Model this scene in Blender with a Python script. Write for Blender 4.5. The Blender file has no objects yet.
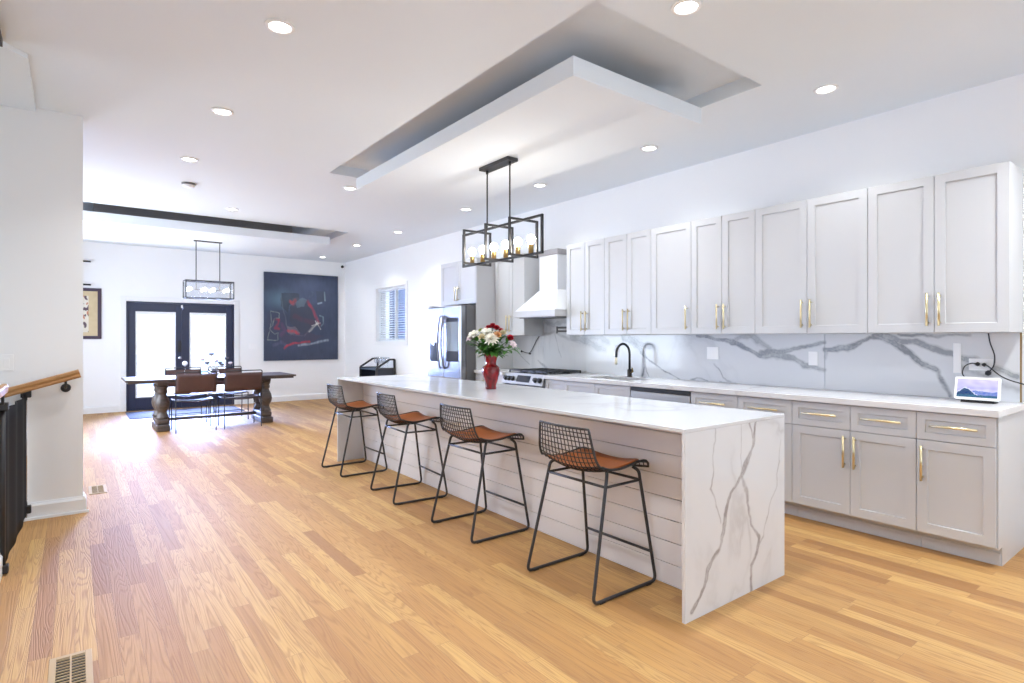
import bpy, bmesh, math, random
from mathutils import Vector, Matrix, noise
PI = math.pi
sc = bpy.context.scene
COL = sc.collection

# ------------------------------------------------------------------ camera
F_PX, YAW, CY, CAM_H = 571.67, 0.6528, 338.4, 1.3415
cd = bpy.data.cameras.new('camera'); cam = bpy.data.objects.new('camera', cd); COL.objects.link(cam)
cam.location = (0, 0, CAM_H); cam.rotation_euler = (PI / 2, 0, -YAW)
cd.sensor_fit = 'HORIZONTAL'; cd.sensor_width = 36.0; cd.lens = 36.0 * F_PX / 1024
cd.shift_y = -(341.5 - CY) / 1024; cd.clip_start = 0.05; cd.clip_end = 200
sc.camera = cam

# ------------------------------------------------------------------ world, sun, exposure
w = bpy.data.worlds.new('sky'); sc.world = w; w.use_nodes = True
bg = w.node_tree.nodes['Background']; bg.inputs[0].default_value = (0.80, 0.90, 1.0, 1); bg.inputs[1].default_value = 1.7
sc.view_settings.view_transform = 'Standard'; sc.view_settings.look = 'None'
sc.view_settings.gamma = 1.0; sc.view_settings.use_curve_mapping = False
sc.view_settings.exposure = 0.48
sc.cycles.max_bounces = 9; sc.cycles.diffuse_bounces = 5; sc.cycles.glossy_bounces = 4
sc.cycles.transmission_bounces = 6; sc.cycles.transparent_max_bounces = 12
sc.cycles.sample_clamp_indirect = 6.0; sc.cycles.caustics_reflective = False; sc.cycles.caustics_refractive = False
sc.cycles.use_denoising = True

def lamp(name, kind, loc, rot, energy, color=(1, 1, 1), **kw):
    d = bpy.data.lights.new(name, kind); d.energy = energy; d.color = color
    for k, v in kw.items(): setattr(d, k, v)
    o = bpy.data.objects.new(name, d); COL.objects.link(o); o.location = loc; o.rotation_euler = rot
    return o
lamp('sun', 'SUN', (1.6, 16, 8), (math.radians(-36), 0, math.radians(8)), 5.0, (1.0, 0.97, 0.92), angle=0.03)
# daylight: sky seen through the glass doors; the front and side fills are added, with no seen window
lamp('daylight_doors', 'AREA', (1.65, 16.6, 1.9), (math.radians(-84), 0, 0), 7000, (0.37, 0.50, 1.0), shape='RECTANGLE', size=5.0, size_y=3.0)
lamp('fill_front', 'AREA', (2.4, -2.93, 1.65), (math.radians(90), 0, 0), 22, (0.68, 0.83, 1.0), shape='RECTANGLE', size=3.6, size_y=2.0)  # added fill for the near cabinets, unseen behind the camera
lamp('fill_side', 'AREA', (-1.06, 9.3, 1.55), (0, math.radians(-90), 0), 120, (0.74, 0.85, 1.0), shape='RECTANGLE', size=1.5, size_y=2.8)  # added fill for the dining area, unseen behind the partition
CAN_POWER = 11.0
CAN_COLOR = (0.90, 0.935, 0.965)

# ------------------------------------------------------------------ materials
def mat(name, color=(0.8, 0.8, 0.8), rough=0.5, metal=0.0, spec=0.5, emit=None, estr=0.0, coat=0.0, var=0.0, vscale=8.0, bump=0.0, bscale=60.0):
    m = bpy.data.materials.new(name); m.use_nodes = True
    nt = m.node_tree; b = nt.nodes['Principled BSDF']
    b.inputs['Base Color'].default_value = (*color, 1); b.inputs['Roughness'].default_value = rough
    b.inputs['Metallic'].default_value = metal; b.inputs['Specular IOR Level'].default_value = spec
    b.inputs['Coat Weight'].default_value = coat
    if emit: b.inputs['Emission Color'].default_value = (*emit, 1); b.inputs['Emission Strength'].default_value = estr
    if var or bump:
        tc = nt.nodes.new('ShaderNodeTexCoord'); n = nt.nodes.new('ShaderNodeTexNoise')
        n.inputs['Scale'].default_value = vscale; n.inputs['Detail'].default_value = 4
        nt.links.new(tc.outputs['Object'], n.inputs['Vector'])
        if var:
            r = nt.nodes.new('ShaderNodeMix'); r.data_type = 'RGBA'
            r.inputs[6].default_value = (*[c * (1 - var) for c in color], 1)
            r.inputs[7].default_value = (*[min(1, c * (1 + var)) for c in color], 1)
            nt.links.new(n.outputs['Fac'], r.inputs[0]); nt.links.new(r.outputs[2], b.inputs['Base Color'])
        if bump:
            n2 = nt.nodes.new('ShaderNodeTexNoise'); n2.inputs['Scale'].default_value = bscale; n2.inputs['Detail'].default_value = 3
            nt.links.new(tc.outputs['Object'], n2.inputs['Vector'])
            bp = nt.nodes.new('ShaderNodeBump'); bp.inputs['Strength'].default_value = bump; bp.inputs['Distance'].default_value = 0.01
            nt.links.new(n2.outputs['Fac'], bp.inputs['Height']); nt.links.new(bp.outputs[0], b.inputs['Normal'])
    return m

def glass(name, tint=(1, 1, 1), refl=0.08, rough=0.02):
    m = bpy.data.materials.new(name); m.use_nodes = True; nt = m.node_tree
    for n in list(nt.nodes): nt.nodes.remove(n)
    out = nt.nodes.new('ShaderNodeOutputMaterial'); mx = nt.nodes.new('ShaderNodeMixShader')
    t = nt.nodes.new('ShaderNodeBsdfTransparent'); t.inputs[0].default_value = (*tint, 1)
    g = nt.nodes.new('ShaderNodeBsdfGlossy'); g.inputs['Roughness'].default_value = rough
    fr = nt.nodes.new('ShaderNodeLayerWeight'); fr.inputs[0].default_value = 0.35
    mp = nt.nodes.new('ShaderNodeMath'); mp.operation = 'MULTIPLY_ADD'; mp.inputs[1].default_value = 0.5; mp.inputs[2].default_value = refl
    nt.links.new(fr.outputs['Facing'], mp.inputs[0]); nt.links.new(mp.outputs[0], mx.inputs[0])
    nt.links.new(t.outputs[0], mx.inputs[1]); nt.links.new(g.outputs[0], mx.inputs[2]); nt.links.new(mx.outputs[0], out.inputs[0])
    return m

def mat_attr(name, rough=0.4, estr=0.0, spec=0.5):
    m = bpy.data.materials.new(name); m.use_nodes = True; nt = m.node_tree; b = nt.nodes['Principled BSDF']
    a = nt.nodes.new('ShaderNodeAttribute'); a.attribute_name = 'paint'
    nt.links.new(a.outputs['Color'], b.inputs['Base Color']); b.inputs['Roughness'].default_value = rough
    b.inputs['Specular IOR Level'].default_value = spec
    if estr:
        nt.links.new(a.outputs['Color'], b.inputs['Emission Color']); b.inputs['Emission Strength'].default_value = estr
    return m

def ramp(nt, src, stops):
    r = nt.nodes.new('ShaderNodeValToRGB'); el = r.color_ramp.elements
    el[0].position, el[0].color = stops[0][0], (*stops[0][1], 1)
    el[1].position, el[1].color = stops[-1][0], (*stops[-1][1], 1)
    for p, c in stops[1:-1]:
        e = el.new(p); e.color = (*c, 1)
    nt.links.new(src, r.inputs[0]); return r

def mat_marble(name, base, vein, rough, nscale, amount, drift=(0.6, 1.0, 0.6)):
    """white engineered marble: soft procedural veins plus veins carried by the 'vein' attribute"""
    m = bpy.data.materials.new(name); m.use_nodes = True; nt = m.node_tree; b = nt.nodes['Principled BSDF']; L = nt.links.new
    tc = nt.nodes.new('ShaderNodeTexCoord'); mp = nt.nodes.new('ShaderNodeMapping'); mp.inputs['Scale'].default_value = drift
    mp.inputs['Rotation'].default_value = (0.4, 0.3, 0.7)
    L(tc.outputs['Object'], mp.inputs[0])
    n = nt.nodes.new('ShaderNodeTexNoise'); n.inputs['Scale'].default_value = nscale; n.inputs['Detail'].default_value = 7; n.inputs['Distortion'].default_value = 0.7
    L(mp.outputs[0], n.inputs['Vector'])
    s = nt.nodes.new('ShaderNodeMath'); s.operation = 'SUBTRACT'; s.inputs[1].default_value = 0.5; L(n.outputs['Fac'], s.inputs[0])
    ab = nt.nodes.new('ShaderNodeMath'); ab.operation = 'ABSOLUTE'; L(s.outputs[0], ab.inputs[0])
    r = ramp(nt, ab.outputs[0], [(0.0, (amount,) * 3), (0.022, (amount * .25,) * 3), (0.07, (0, 0, 0))])
    n2 = nt.nodes.new('ShaderNodeTexNoise'); n2.inputs['Scale'].default_value = 1.3; L(tc.outputs['Object'], n2.inputs['Vector'])
    r2 = ramp(nt, n2.outputs['Fac'], [(0.42, (0, 0, 0)), (0.62, (1, 1, 1))])
    mu = nt.nodes.new('ShaderNodeMath'); mu.operation = 'MULTIPLY'; L(r.outputs[0], mu.inputs[0]); L(r2.outputs[0], mu.inputs[1])
    a = nt.nodes.new('ShaderNodeAttribute'); a.attribute_name = 'vein'
    mx = nt.nodes.new('ShaderNodeMath'); mx.operation = 'MAXIMUM'; L(mu.outputs[0], mx.inputs[0]); L(a.outputs['Fac'], mx.inputs[1])
    mix = nt.nodes.new('ShaderNodeMix'); mix.data_type = 'RGBA'; mix.inputs[6].default_value = (*base, 1); mix.inputs[7].default_value = (*vein, 1)
    L(mx.outputs[0], mix.inputs[0]); L(mix.outputs[2], b.inputs['Base Color'])
    b.inputs['Roughness'].default_value = rough; b.inputs['Specular IOR Level'].default_value = 0.5
    return m

def mat_floor():
    m = bpy.data.materials.new('oak_planks'); m.use_nodes = True; nt = m.node_tree; b = nt.nodes['Principled BSDF']; L = nt.links.new
    tc = nt.nodes.new('ShaderNodeTexCoord')
    mp = nt.nodes.new('ShaderNodeMapping'); mp.inputs['Rotation'].default_value = (0, 0, PI / 2); L(tc.outputs['Object'], mp.inputs[0])
    br = nt.nodes.new('ShaderNodeTexBrick'); L(mp.outputs[0], br.inputs['Vector'])
    br.inputs['Color1'].default_value = (0, 0, 0, 1); br.inputs['Color2'].default_value = (1, 1, 1, 1); br.inputs['Mortar'].default_value = (.5, .5, .5, 1)
    br.inputs['Scale'].default_value = 1.0; br.inputs['Mortar Size'].default_value = 0.0011; br.inputs['Mortar Smooth'].default_value = 0.3
    br.inputs['Brick Width'].default_value = 0.92; br.inputs['Row Height'].default_value = 0.078
    br.offset = 0.37; br.offset_frequency = 2; br.squash = 1.35; br.squash_frequency = 3
    bw = nt.nodes.new('ShaderNodeSeparateColor'); L(br.outputs['Color'], bw.inputs[0])
    tone = ramp(nt, bw.outputs[0], [(0.0, (0.285, 0.124, 0.028)), (0.10, (0.38, 0.182, 0.046)), (0.5, (0.45, 0.236, 0.064)), (0.88, (0.55, 0.325, 0.102)), (1.0, (0.335, 0.155, 0.038))])
    # grain: coordinates shifted per plank, stretched along the board
    cm = nt.nodes.new('ShaderNodeCombineXYZ')
    mul = nt.nodes.new('ShaderNodeMath'); mul.operation = 'MULTIPLY'; mul.inputs[1].default_value = 37.0; L(bw.outputs[0], mul.inputs[0])
    L(mul.outputs[0], cm.inputs[0]); L(mul.outputs[0], cm.inputs[1]); L(mul.outputs[0], cm.inputs[2])
    ad = nt.nodes.new('ShaderNodeVectorMath'); ad.operation = 'ADD'; L(tc.outputs['Object'], ad.inputs[0]); L(cm.outputs[0], ad.inputs[1])
    sm = nt.nodes.new('ShaderNodeMapping'); sm.inputs['Scale'].default_value = (15, 0.75, 1); L(ad.outputs[0], sm.inputs[0])
    n0 = nt.nodes.new('ShaderNodeTexNoise'); n0.inputs['Scale'].default_value = 0.75; n0.inputs['Detail'].default_value = 2; n0.inputs['Distortion'].default_value = 0.5; L(sm.outputs[0], n0.inputs['Vector'])
    m9 = nt.nodes.new('ShaderNodeMath'); m9.operation = 'MULTIPLY'; m9.inputs[1].default_value = 20.0; L(n0.outputs['Fac'], m9.inputs[0])
    fr = nt.nodes.new('ShaderNodeMath'); fr.operation = 'PINGPONG'; fr.inputs[1].default_value = 0.5; L(m9.outputs[0], fr.inputs[0])
    gr = ramp(nt, fr.outputs[0], [(0.0, (1, 1, 1)), (0.08, (.75, .75, .75)), (0.26, (0, 0, 0)), (0.5, (0, 0, 0))])
    sm2 = nt.nodes.new('ShaderNodeMapping'); sm2.inputs['Scale'].default_value = (170, 5, 1); L(ad.outputs[0], sm2.inputs[0])
    n1 = nt.nodes.new('ShaderNodeTexNoise'); n1.inputs['Scale'].default_value = 1.0; n1.inputs['Detail'].default_value = 3; L(sm2.outputs[0], n1.inputs['Vector'])
    fine = ramp(nt, n1.outputs['Fac'], [(0.40, (0, 0, 0)), (0.75, (1, 1, 1))])
    k1 = nt.nodes.new('ShaderNodeMath'); k1.operation = 'MULTIPLY'; k1.inputs[1].default_value = 0.50; L(gr.outputs[0], k1.inputs[0])
    k2 = nt.nodes.new('ShaderNodeMath'); k2.operation = 'MULTIPLY_ADD'; k2.inputs[1].default_value = 0.28; L(fine.outputs[0], k2.inputs[0]); L(k1.outputs[0], k2.inputs[2])
    mx = nt.nodes.new('ShaderNodeMix'); mx.data_type = 'RGBA'; L(k2.outputs[0], mx.inputs[0]); L(tone.outputs[0], mx.inputs[6]); mx.inputs[7].default_value = (0.27, 0.125, 0.04, 1)
    mo = nt.nodes.new('ShaderNodeMath'); mo.operation = 'MULTIPLY'; mo.inputs[1].default_value = 0.6; L(br.outputs['Fac'], mo.inputs[0])
    mx2 = nt.nodes.new('ShaderNodeMix'); mx2.data_type = 'RGBA'; L(mo.outputs[0], mx2.inputs[0]); L(mx.outputs[2], mx2.inputs[6]); mx2.inputs[7].default_value = (0.17, 0.08, 0.03, 1)
    L(mx2.outputs[2], b.inputs['Base Color'])
    rr = nt.nodes.new('ShaderNodeMath'); rr.operation = 'MULTIPLY_ADD'; rr.inputs[1].default_value = 0.14; rr.inputs[2].default_value = 0.56; L(k2.outputs[0], rr.inputs[0]); L(rr.outputs[0], b.inputs['Roughness'])
    b.inputs['Specular IOR Level'].default_value = 0.85
    bp = nt.nodes.new('ShaderNodeBump'); bp.inputs['Strength'].default_value = 0.4; bp.inputs['Distance'].default_value = 0.003; bp.invert = True
    s3 = nt.nodes.new('ShaderNodeMath'); s3.operation = 'ADD'; L(k2.outputs[0], s3.inputs[0]); L(br.outputs['Fac'], s3.inputs[1]); L(s3.outputs[0], bp.inputs['Height']); L(bp.outputs[0], b.inputs['Normal'])
    return m

def mat_wood(name, c1, c2, scale=(6, 60, 60), rough=0.45):
    m = bpy.data.materials.new(name); m.use_nodes = True; nt = m.node_tree; b = nt.nodes['Principled BSDF']; L = nt.links.new
    tc = nt.nodes.new('ShaderNodeTexCoord'); mp = nt.nodes.new('ShaderNodeMapping'); mp.inputs['Scale'].default_value = scale; L(tc.outputs['Object'], mp.inputs[0])
    n = nt.nodes.new('ShaderNodeTexNoise'); n.inputs['Scale'].default_value = 1.0; n.inputs['Detail'].default_value = 5; L(mp.outputs[0], n.inputs['Vector'])
    r = ramp(nt, n.outputs['Fac'], [(0.3, c1), (0.7, c2)]); L(r.outputs[0], b.inputs['Base Color']); b.inputs['Roughness'].default_value = rough
    return m

def mat_brushed(name, color, rough=0.28):
    m = mat(name, color, rough, 1.0); nt = m.node_tree; b = nt.nodes['Principled BSDF']; L = nt.links.new
    tc = nt.nodes.new('ShaderNodeTexCoord'); mp = nt.nodes.new('ShaderNodeMapping'); mp.inputs['Scale'].default_value = (300, 300, 6); L(tc.outputs['Object'], mp.inputs[0])
    n = nt.nodes.new('ShaderNodeTexNoise'); n.inputs['Scale'].default_value = 1.0; L(mp.outputs[0], n.inputs['Vector'])
    k = nt.nodes.new('ShaderNodeMath'); k.operation = 'MULTIPLY_ADD'; k.inputs[1].default_value = 0.16; k.inputs[2].default_value = rough - 0.06; L(n.outputs['Fac'], k.inputs[0]); L(k.outputs[0], b.inputs['Roughness'])
    return m

M = dict(
    floor=mat_floor(),
    wall=mat('wall_paint', (0.875, 0.882, 0.89), 0.6, var=0.01, vscale=2),
    ceiling=mat('ceiling_paint', (0.80, 0.86, 0.915), 0.8, var=0.01, vscale=2),
    trim=mat('trim_paint', (0.83, 0.84, 0.85), 0.35, var=0.01),
    cabinet=mat('cabinet_paint', (0.585, 0.59, 0.60), 0.34, var=0.012, vscale=3),
    cabinet_in=mat('cabinet_shadow_gap', (0.45, 0.44, 0.44), 0.6, var=0.02),
    shiplap=mat('shiplap_paint', (0.76, 0.75, 0.77), 0.38, var=0.012, vscale=4),
    gap=mat('groove_and_shade_grey', (0.34, 0.32, 0.32), 0.7, var=0.05),  # grey of grooves and hood crown; also painted shade above the ceiling panels
    quartz=mat_marble('island_quartz', (0.67, 0.68, 0.70), (0.24, 0.215, 0.215), 0.13, 1.6, 0.30),
    counter=mat_marble('counter_quartz', (0.74, 0.735, 0.735), (0.36, 0.34, 0.33), 0.18, 2.6, 0.45),
    splash=mat_marble('backsplash_marble', (0.67, 0.685, 0.705), (0.125, 0.145, 0.175), 0.12, 1.1, 0.14),
    gold=mat('brushed_gold', (0.78, 0.67, 0.40), 0.30, 1.0, var=0.04, vscale=40),
    black=mat('black_metal', (0.018, 0.018, 0.020), 0.42, 0.0, var=0.15, vscale=30),
    iron=mat('charcoal_iron', (0.030, 0.030, 0.033), 0.45, 0.1, var=0.15, vscale=30),
    leather=mat('tan_leather', (0.34, 0.100, 0.024), 0.5, var=0.22, vscale=14, bump=0.1, bscale=120),
    brown=mat('brown_leather', (0.070, 0.032, 0.028), 0.5, var=0.2, vscale=12, bump=0.08, bscale=120),
    steel=mat_brushed('stainless_steel', (0.33, 0.335, 0.35), 0.22),
    litesteel=mat_brushed('brushed_steel', (0.58, 0.58, 0.59), 0.30),
    darksteel=mat('dark_grey_steel', (0.165, 0.165, 0.17), 0.45, 0.4, var=0.05),
    chrome=mat('chrome', (0.75, 0.75, 0.77), 0.12, 1.0, var=0.02),
    doorpaint=mat('door_navy_black', (0.022, 0.028, 0.062), 0.35, var=0.08),
    glass=glass('clear_glass'), bulbglass=glass('lamp_glass', (0.97, 0.98, 1), 0.05),
    screenglass=mat('dark_panel_glass', (0.03, 0.035, 0.05), 0.08, var=0.05),
    fridgeglass=mat('pale_mirror_glass', (0.33, 0.38, 0.41), 0.10, 0.6, var=0.03),
    plastic=mat('white_plastic', (0.90, 0.90, 0.90), 0.35, var=0.01),
    lens=mat('lamp_lens', (1, 1, 1), 0.4, emit=(1.0, 0.97, 0.92), estr=14.0),
    bulb=mat('lit_bulb', (1, 1, 1), 0.4, emit=(1.0, 0.93, 0.82), estr=56.0),
    darkwood=mat_wood('dark_table_wood', (0.050, 0.038, 0.034), (0.115, 0.088, 0.078), (5, 60, 40), 0.42),
    railwood=mat_wood('handrail_oak', (0.36, 0.17, 0.06), (0.52, 0.28, 0.11), (6, 90, 90), 0.4),
    treadwood=mat_wood('stair_oak', (0.45, 0.25, 0.10), (0.60, 0.37, 0.16), (60, 5, 60), 0.4),
    rug=mat('blue_grey_mat', (0.045, 0.050, 0.085), 0.9, var=0.25, vscale=40, bump=0.3, bscale=200),
    mesh=mat('black_gate_mesh', (0.010, 0.011, 0.015), 0.65, spec=0.12, var=0.3, vscale=6),
    redglass=mat_wood('red_glass', (0.020, 0.001, 0.002), (0.34, 0.006, 0.010), (22, 22, 14), 0.10),
    leaf=mat('leaf_green', (0.065, 0.20, 0.028), 0.5, var=0.5, vscale=18),
    stem=mat('stem_green', (0.10, 0.22, 0.06), 0.5, var=0.2),
    white_petal=mat('white_petal', (0.86, 0.84, 0.74), 0.6, var=0.06), cream=mat('cream_petal', (0.84, 0.74, 0.50), 0.6, var=0.1),
    red_petal=mat('red_petal', (0.50, 0.012, 0.03), 0.55, var=0.3, vscale=30), peach=mat('peach_petal', (0.85, 0.50, 0.24), 0.6, var=0.15, vscale=30),
    pink=mat('pale_pink_petal', (0.78, 0.66, 0.70), 0.6, var=0.1), greenbud=mat('green_bud', (0.38, 0.44, 0.10), 0.6, var=0.2),
    yellow=mat('yellow_stamen', (0.75, 0.50, 0.06), 0.6, var=0.1),
    dry=mat('dried_flower_head', (0.17, 0.16, 0.20), 0.8, var=0.3, vscale=40),
    paint=mat_attr('canvas_paint', 0.55), screen=mat_attr('lit_screen', 0.15, 0.55),
    canvas_edge=mat('canvas_edge', (0.05, 0.06, 0.10), 0.7, var=0.1),
    purple=mat('dark_plum_frame', (0.045, 0.022, 0.045), 0.4, var=0.15),
    vent=mat('register_bronze', (0.46, 0.33, 0.18), 0.5, 0.0, var=0.1), dark=mat('dark_cavity', (0.012, 0.012, 0.012), 0.9, var=0.1),
    slat=mat('blind_slat', (0.80, 0.85, 0.90), 0.5, var=0.02),
    deck=mat('outside_deck', (0.62, 0.62, 0.60), 0.8, var=0.1), rail=mat('outside_rail', (0.28, 0.37, 0.39), 0.7, var=0.05),
    siding=mat('outside_siding', (0.07, 0.10, 0.15), 0.8, var=0.1),
    brass=mat('aged_brass', (0.34, 0.23, 0.09), 0.40, 1.0, var=0.05),
    cream_head=mat('spray_head', (0.78, 0.72, 0.55), 0.3, 0.5, var=0.05),
)

# ------------------------------------------------------------------ mesh helpers
class MB:
    def __init__(s): s.bm = bmesh.new(); s.col = None
    def box(s, x0, x1, y0, y1, z0, z1, bev=0.0, seg=1):
        if x0 > x1: x0, x1 = x1, x0
        if y0 > y1: y0, y1 = y1, y0
        if z0 > z1: z0, z1 = z1, z0
        r = bmesh.ops.create_cube(s.bm, size=1.0)
        vs = r['verts']
        for v in vs: v.co = Vector(((x0 + x1) / 2 + v.co.x * (x1 - x0), (y0 + y1) / 2 + v.co.y * (y1 - y0), (z0 + z1) / 2 + v.co.z * (z1 - z0)))
        if bev > 0:
            bev = min(bev, (x1 - x0) * .45, (y1 - y0) * .45, (z1 - z0) * .45)
            es = list({e for v in vs for e in v.link_edges})
            bmesh.ops.bevel(s.bm, geom=es, offset=bev, segments=seg, profile=0.5, affect='EDGES')
        return s
    def quad(s, *pts, smooth=False):
        f = s.bm.faces.new([s.bm.verts.new(p) for p in pts]); f.smooth = smooth; return s
    def tube(s, pts, r, n=8, closed=False, caps=True):
        pts = [Vector(p) for p in pts]; N = len(pts)
        rr = r if isinstance(r, (list, tuple)) else [r] * N
        rings = []; up = None
        for i, p in enumerate(pts):
            if closed: t = pts[(i + 1) % N] - pts[i - 1]
            else: t = pts[min(i + 1, N - 1)] - pts[max(i - 1, 0)]
            t.normalize()
            if up is None:
                up = Vector((0, 0, 1)) if abs(t.z) < 0.9 else Vector((1, 0, 0))
            a = t.cross(up); a.normalize(); b = a.cross(t); b.normalize(); up = b
            rings.append([s.bm.verts.new(p + (a * math.cos(2 * PI * k / n) + b * math.sin(2 * PI * k / n)) * rr[i]) for k in range(n)])
        R = N if closed else N - 1
        for i in range(R):
            A, B = rings[i], rings[(i + 1) % N]
            for k in range(n):
                f = s.bm.faces.new((A[k], A[(k + 1) % n], B[(k + 1) % n], B[k])); f.smooth = True
        if caps and not closed:
            s.bm.faces.new(rings[0][::-1]); s.bm.faces.new(rings[-1])
        return s
    def bar(s, p, q, wdt, hgt=None):
        """square bar from p to q"""
        p, q = Vector(p), Vector(q); hgt = hgt or wdt; t = (q - p).normalized()
        up = Vector((0, 0, 1)) if abs(t.z) < 0.9 else Vector((0, 1, 0))
        a = t.cross(up).normalized() * wdt / 2; b = a.cross(t).normalized() * hgt / 2
        vs = [s.bm.verts.new(c + d) for c in (p, q) for d in (a + b, -a + b, -a - b, a - b)]
        for i in range(4): s.bm.faces.new((vs[i], vs[(i + 1) % 4], vs[4 + (i + 1) % 4], vs[4 + i]))
        s.bm.faces.new(vs[3::-1]); s.bm.faces.new(vs[4:]); return s
    def lathe(s, prof, c=(0, 0, 0), n=24, axis='z', smooth=True, cap=True):
        c = Vector(c); rings = []
        for r, h in prof:
            ring = []
            for k in range(n):
                a = 2 * PI * k / n; u, v = r * math.cos(a), r * math.sin(a)
                d = {'z': (u, v, h), 'x': (h, u, v), 'y': (v, h, u)}[axis]
                ring.append(s.bm.verts.new(c + Vector(d)))
            rings.append(ring)
        for A, B in zip(rings, rings[1:]):
            for k in range(n):
                f = s.bm.faces.new((A[k], A[(k + 1) % n], B[(k + 1) % n], B[k])); f.smooth = smooth
        if cap:
            if prof[0][0] > 1e-5: s.bm.faces.new(rings[0][::-1])
            if prof[-1][0] > 1e-5: s.bm.faces.new(rings[-1])
        return s
    def ball(s, c, r, sub=2, sc_=(1, 1, 1), jit=0.0, seed=0):
        rnd = random.Random(seed)
        res = bmesh.ops.create_icosphere(s.bm, subdivisions=sub, radius=r)
        for v in res['verts']:
            k = 1 + jit * (rnd.random() - .5) * 2
            v.co = Vector((v.co.x * sc_[0] * k + c[0], v.co.y * sc_[1] * k + c[1], v.co.z * sc_[2] * k + c[2]))
        for f in {f for v in res['verts'] for f in v.link_faces}: f.smooth = True
        return s
    def prism(s, poly, lo, hi, axis='y'):
        """extrude a 2-D polygon; axis y: poly is (x,z); axis x: (y,z); axis z: (x,y)"""
        def P(p, h): return {'y': (p[0], h, p[1]), 'x': (h, p[0], p[1]), 'z': (p[0], p[1], h)}[axis]
        A = [s.bm.verts.new(P(p, lo)) for p in poly]; B = [s.bm.verts.new(P(p, hi)) for p in poly]
        n = len(poly)
        for i in range(n): s.bm.faces.new((A[i], A[(i + 1) % n], B[(i + 1) % n], B[i]))
        s.bm.faces.new(A[::-1]); s.bm.faces.new(B); return s
    def sheet(s, fn, nu, nv, thick=0.0, closed_u=False):
        """grid surface fn(u,v) -> point, u,v in 0..1"""
        g = [[s.bm.verts.new(fn(i / nu, j / nv)) for j in range(nv + 1)] for i in range(nu + 1)]
        fs = []
        for i in range(nu):
            for j in range(nv):
                f = s.bm.faces.new((g[i][j], g[i + 1][j], g[i + 1][j + 1], g[i][j + 1])); f.smooth = True; fs.append(f)
        if thick:
            bmesh.ops.recalc_face_normals(s.bm, faces=fs)
            bmesh.ops.solidify(s.bm, geom=fs, thickness=thick)
        return s

def obj(name, mb, m, parent=None, off=(0, 0, 0), label=None, kind=None):
    me = bpy.data.meshes.new(name)
    bmesh.ops.recalc_face_normals(mb.bm, faces=mb.bm.faces[:])
    if any(off):
        for v in mb.bm.verts: v.co -= Vector(off)
    mb.bm.to_mesh(me); mb.bm.free()
    me.materials.append(M[m] if isinstance(m, str) else m)
    o = bpy.data.objects.new(name, me); COL.objects.link(o)
    if parent: o.parent = parent
    if label: o['label'] = label
    if kind: o['kind'] = kind
    return o
def thing(name, label, cat, loc=(0, 0, 0), group=None, rz=0.0):
    o = bpy.data.objects.new(name, None); COL.objects.link(o); o.location = loc; o.rotation_euler = (0, 0, rz)
    o.empty_display_size = 0.1
    o['label'] = label; o['category'] = cat
    if group: o['group'] = group
    return o
def solo(name, mb, m, label, cat, base, group=None):
    o = obj(name, mb, m, None, base); o.location = base
    o['label'] = label; o['category'] = cat
    if group: o['group'] = group
    return o
def struct(name, mb, m): return obj(name, mb, m, None, kind='structure')
def dup(root, loc, label, group=None, rz=None):
    r = root.copy(); COL.objects.link(r); r.location = loc; r['label'] = label
    if rz is not None: r.rotation_euler = (0, 0, rz)
    if group: r['group'] = group
    for ch in list(root.children):
        c = ch.copy(); COL.objects.link(c); c.parent = r
        for g in list(ch.children):
            d = g.copy(); COL.objects.link(d); d.parent = c
    return r
def fillet(pts, rad, seg=6, closed=False):
    pts = [Vector(p) for p in pts]; out = []; N = len(pts)
    for i, p in enumerate(pts):
        if not closed and i in (0, N - 1): out.append(p); continue
        a = pts[i - 1] - p; b = pts[(i + 1) % N] - p; la, lb = a.length, b.length; a.normalize(); b.normalize()
        r = min(rad, la * .48, lb * .48); P0, P1 = p + a * r, p + b * r
        for k in range(seg + 1):
            t = k / seg; out.append(P0 * (1 - t) ** 2 + p * 2 * t * (1 - t) + P1 * t * t)
    return out
def smooth_path(pts, n=8):
    P = [Vector(p) for p in pts]; P = [P[0] * 2 - P[1]] + P + [P[-1] * 2 - P[-2]]; out = []
    for i in range(1, len(P) - 2):
        for k in range(n):
            t = k / n; a, b, c, d = P[i - 1], P[i], P[i + 1], P[i + 2]
            out.append(0.5 * ((2 * b) + (c - a) * t + (2 * a - 5 * b + 4 * c - d) * t * t + (3 * b - a - 3 * c + d) * t ** 3))
    out.append(P[-2]); return out
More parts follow.
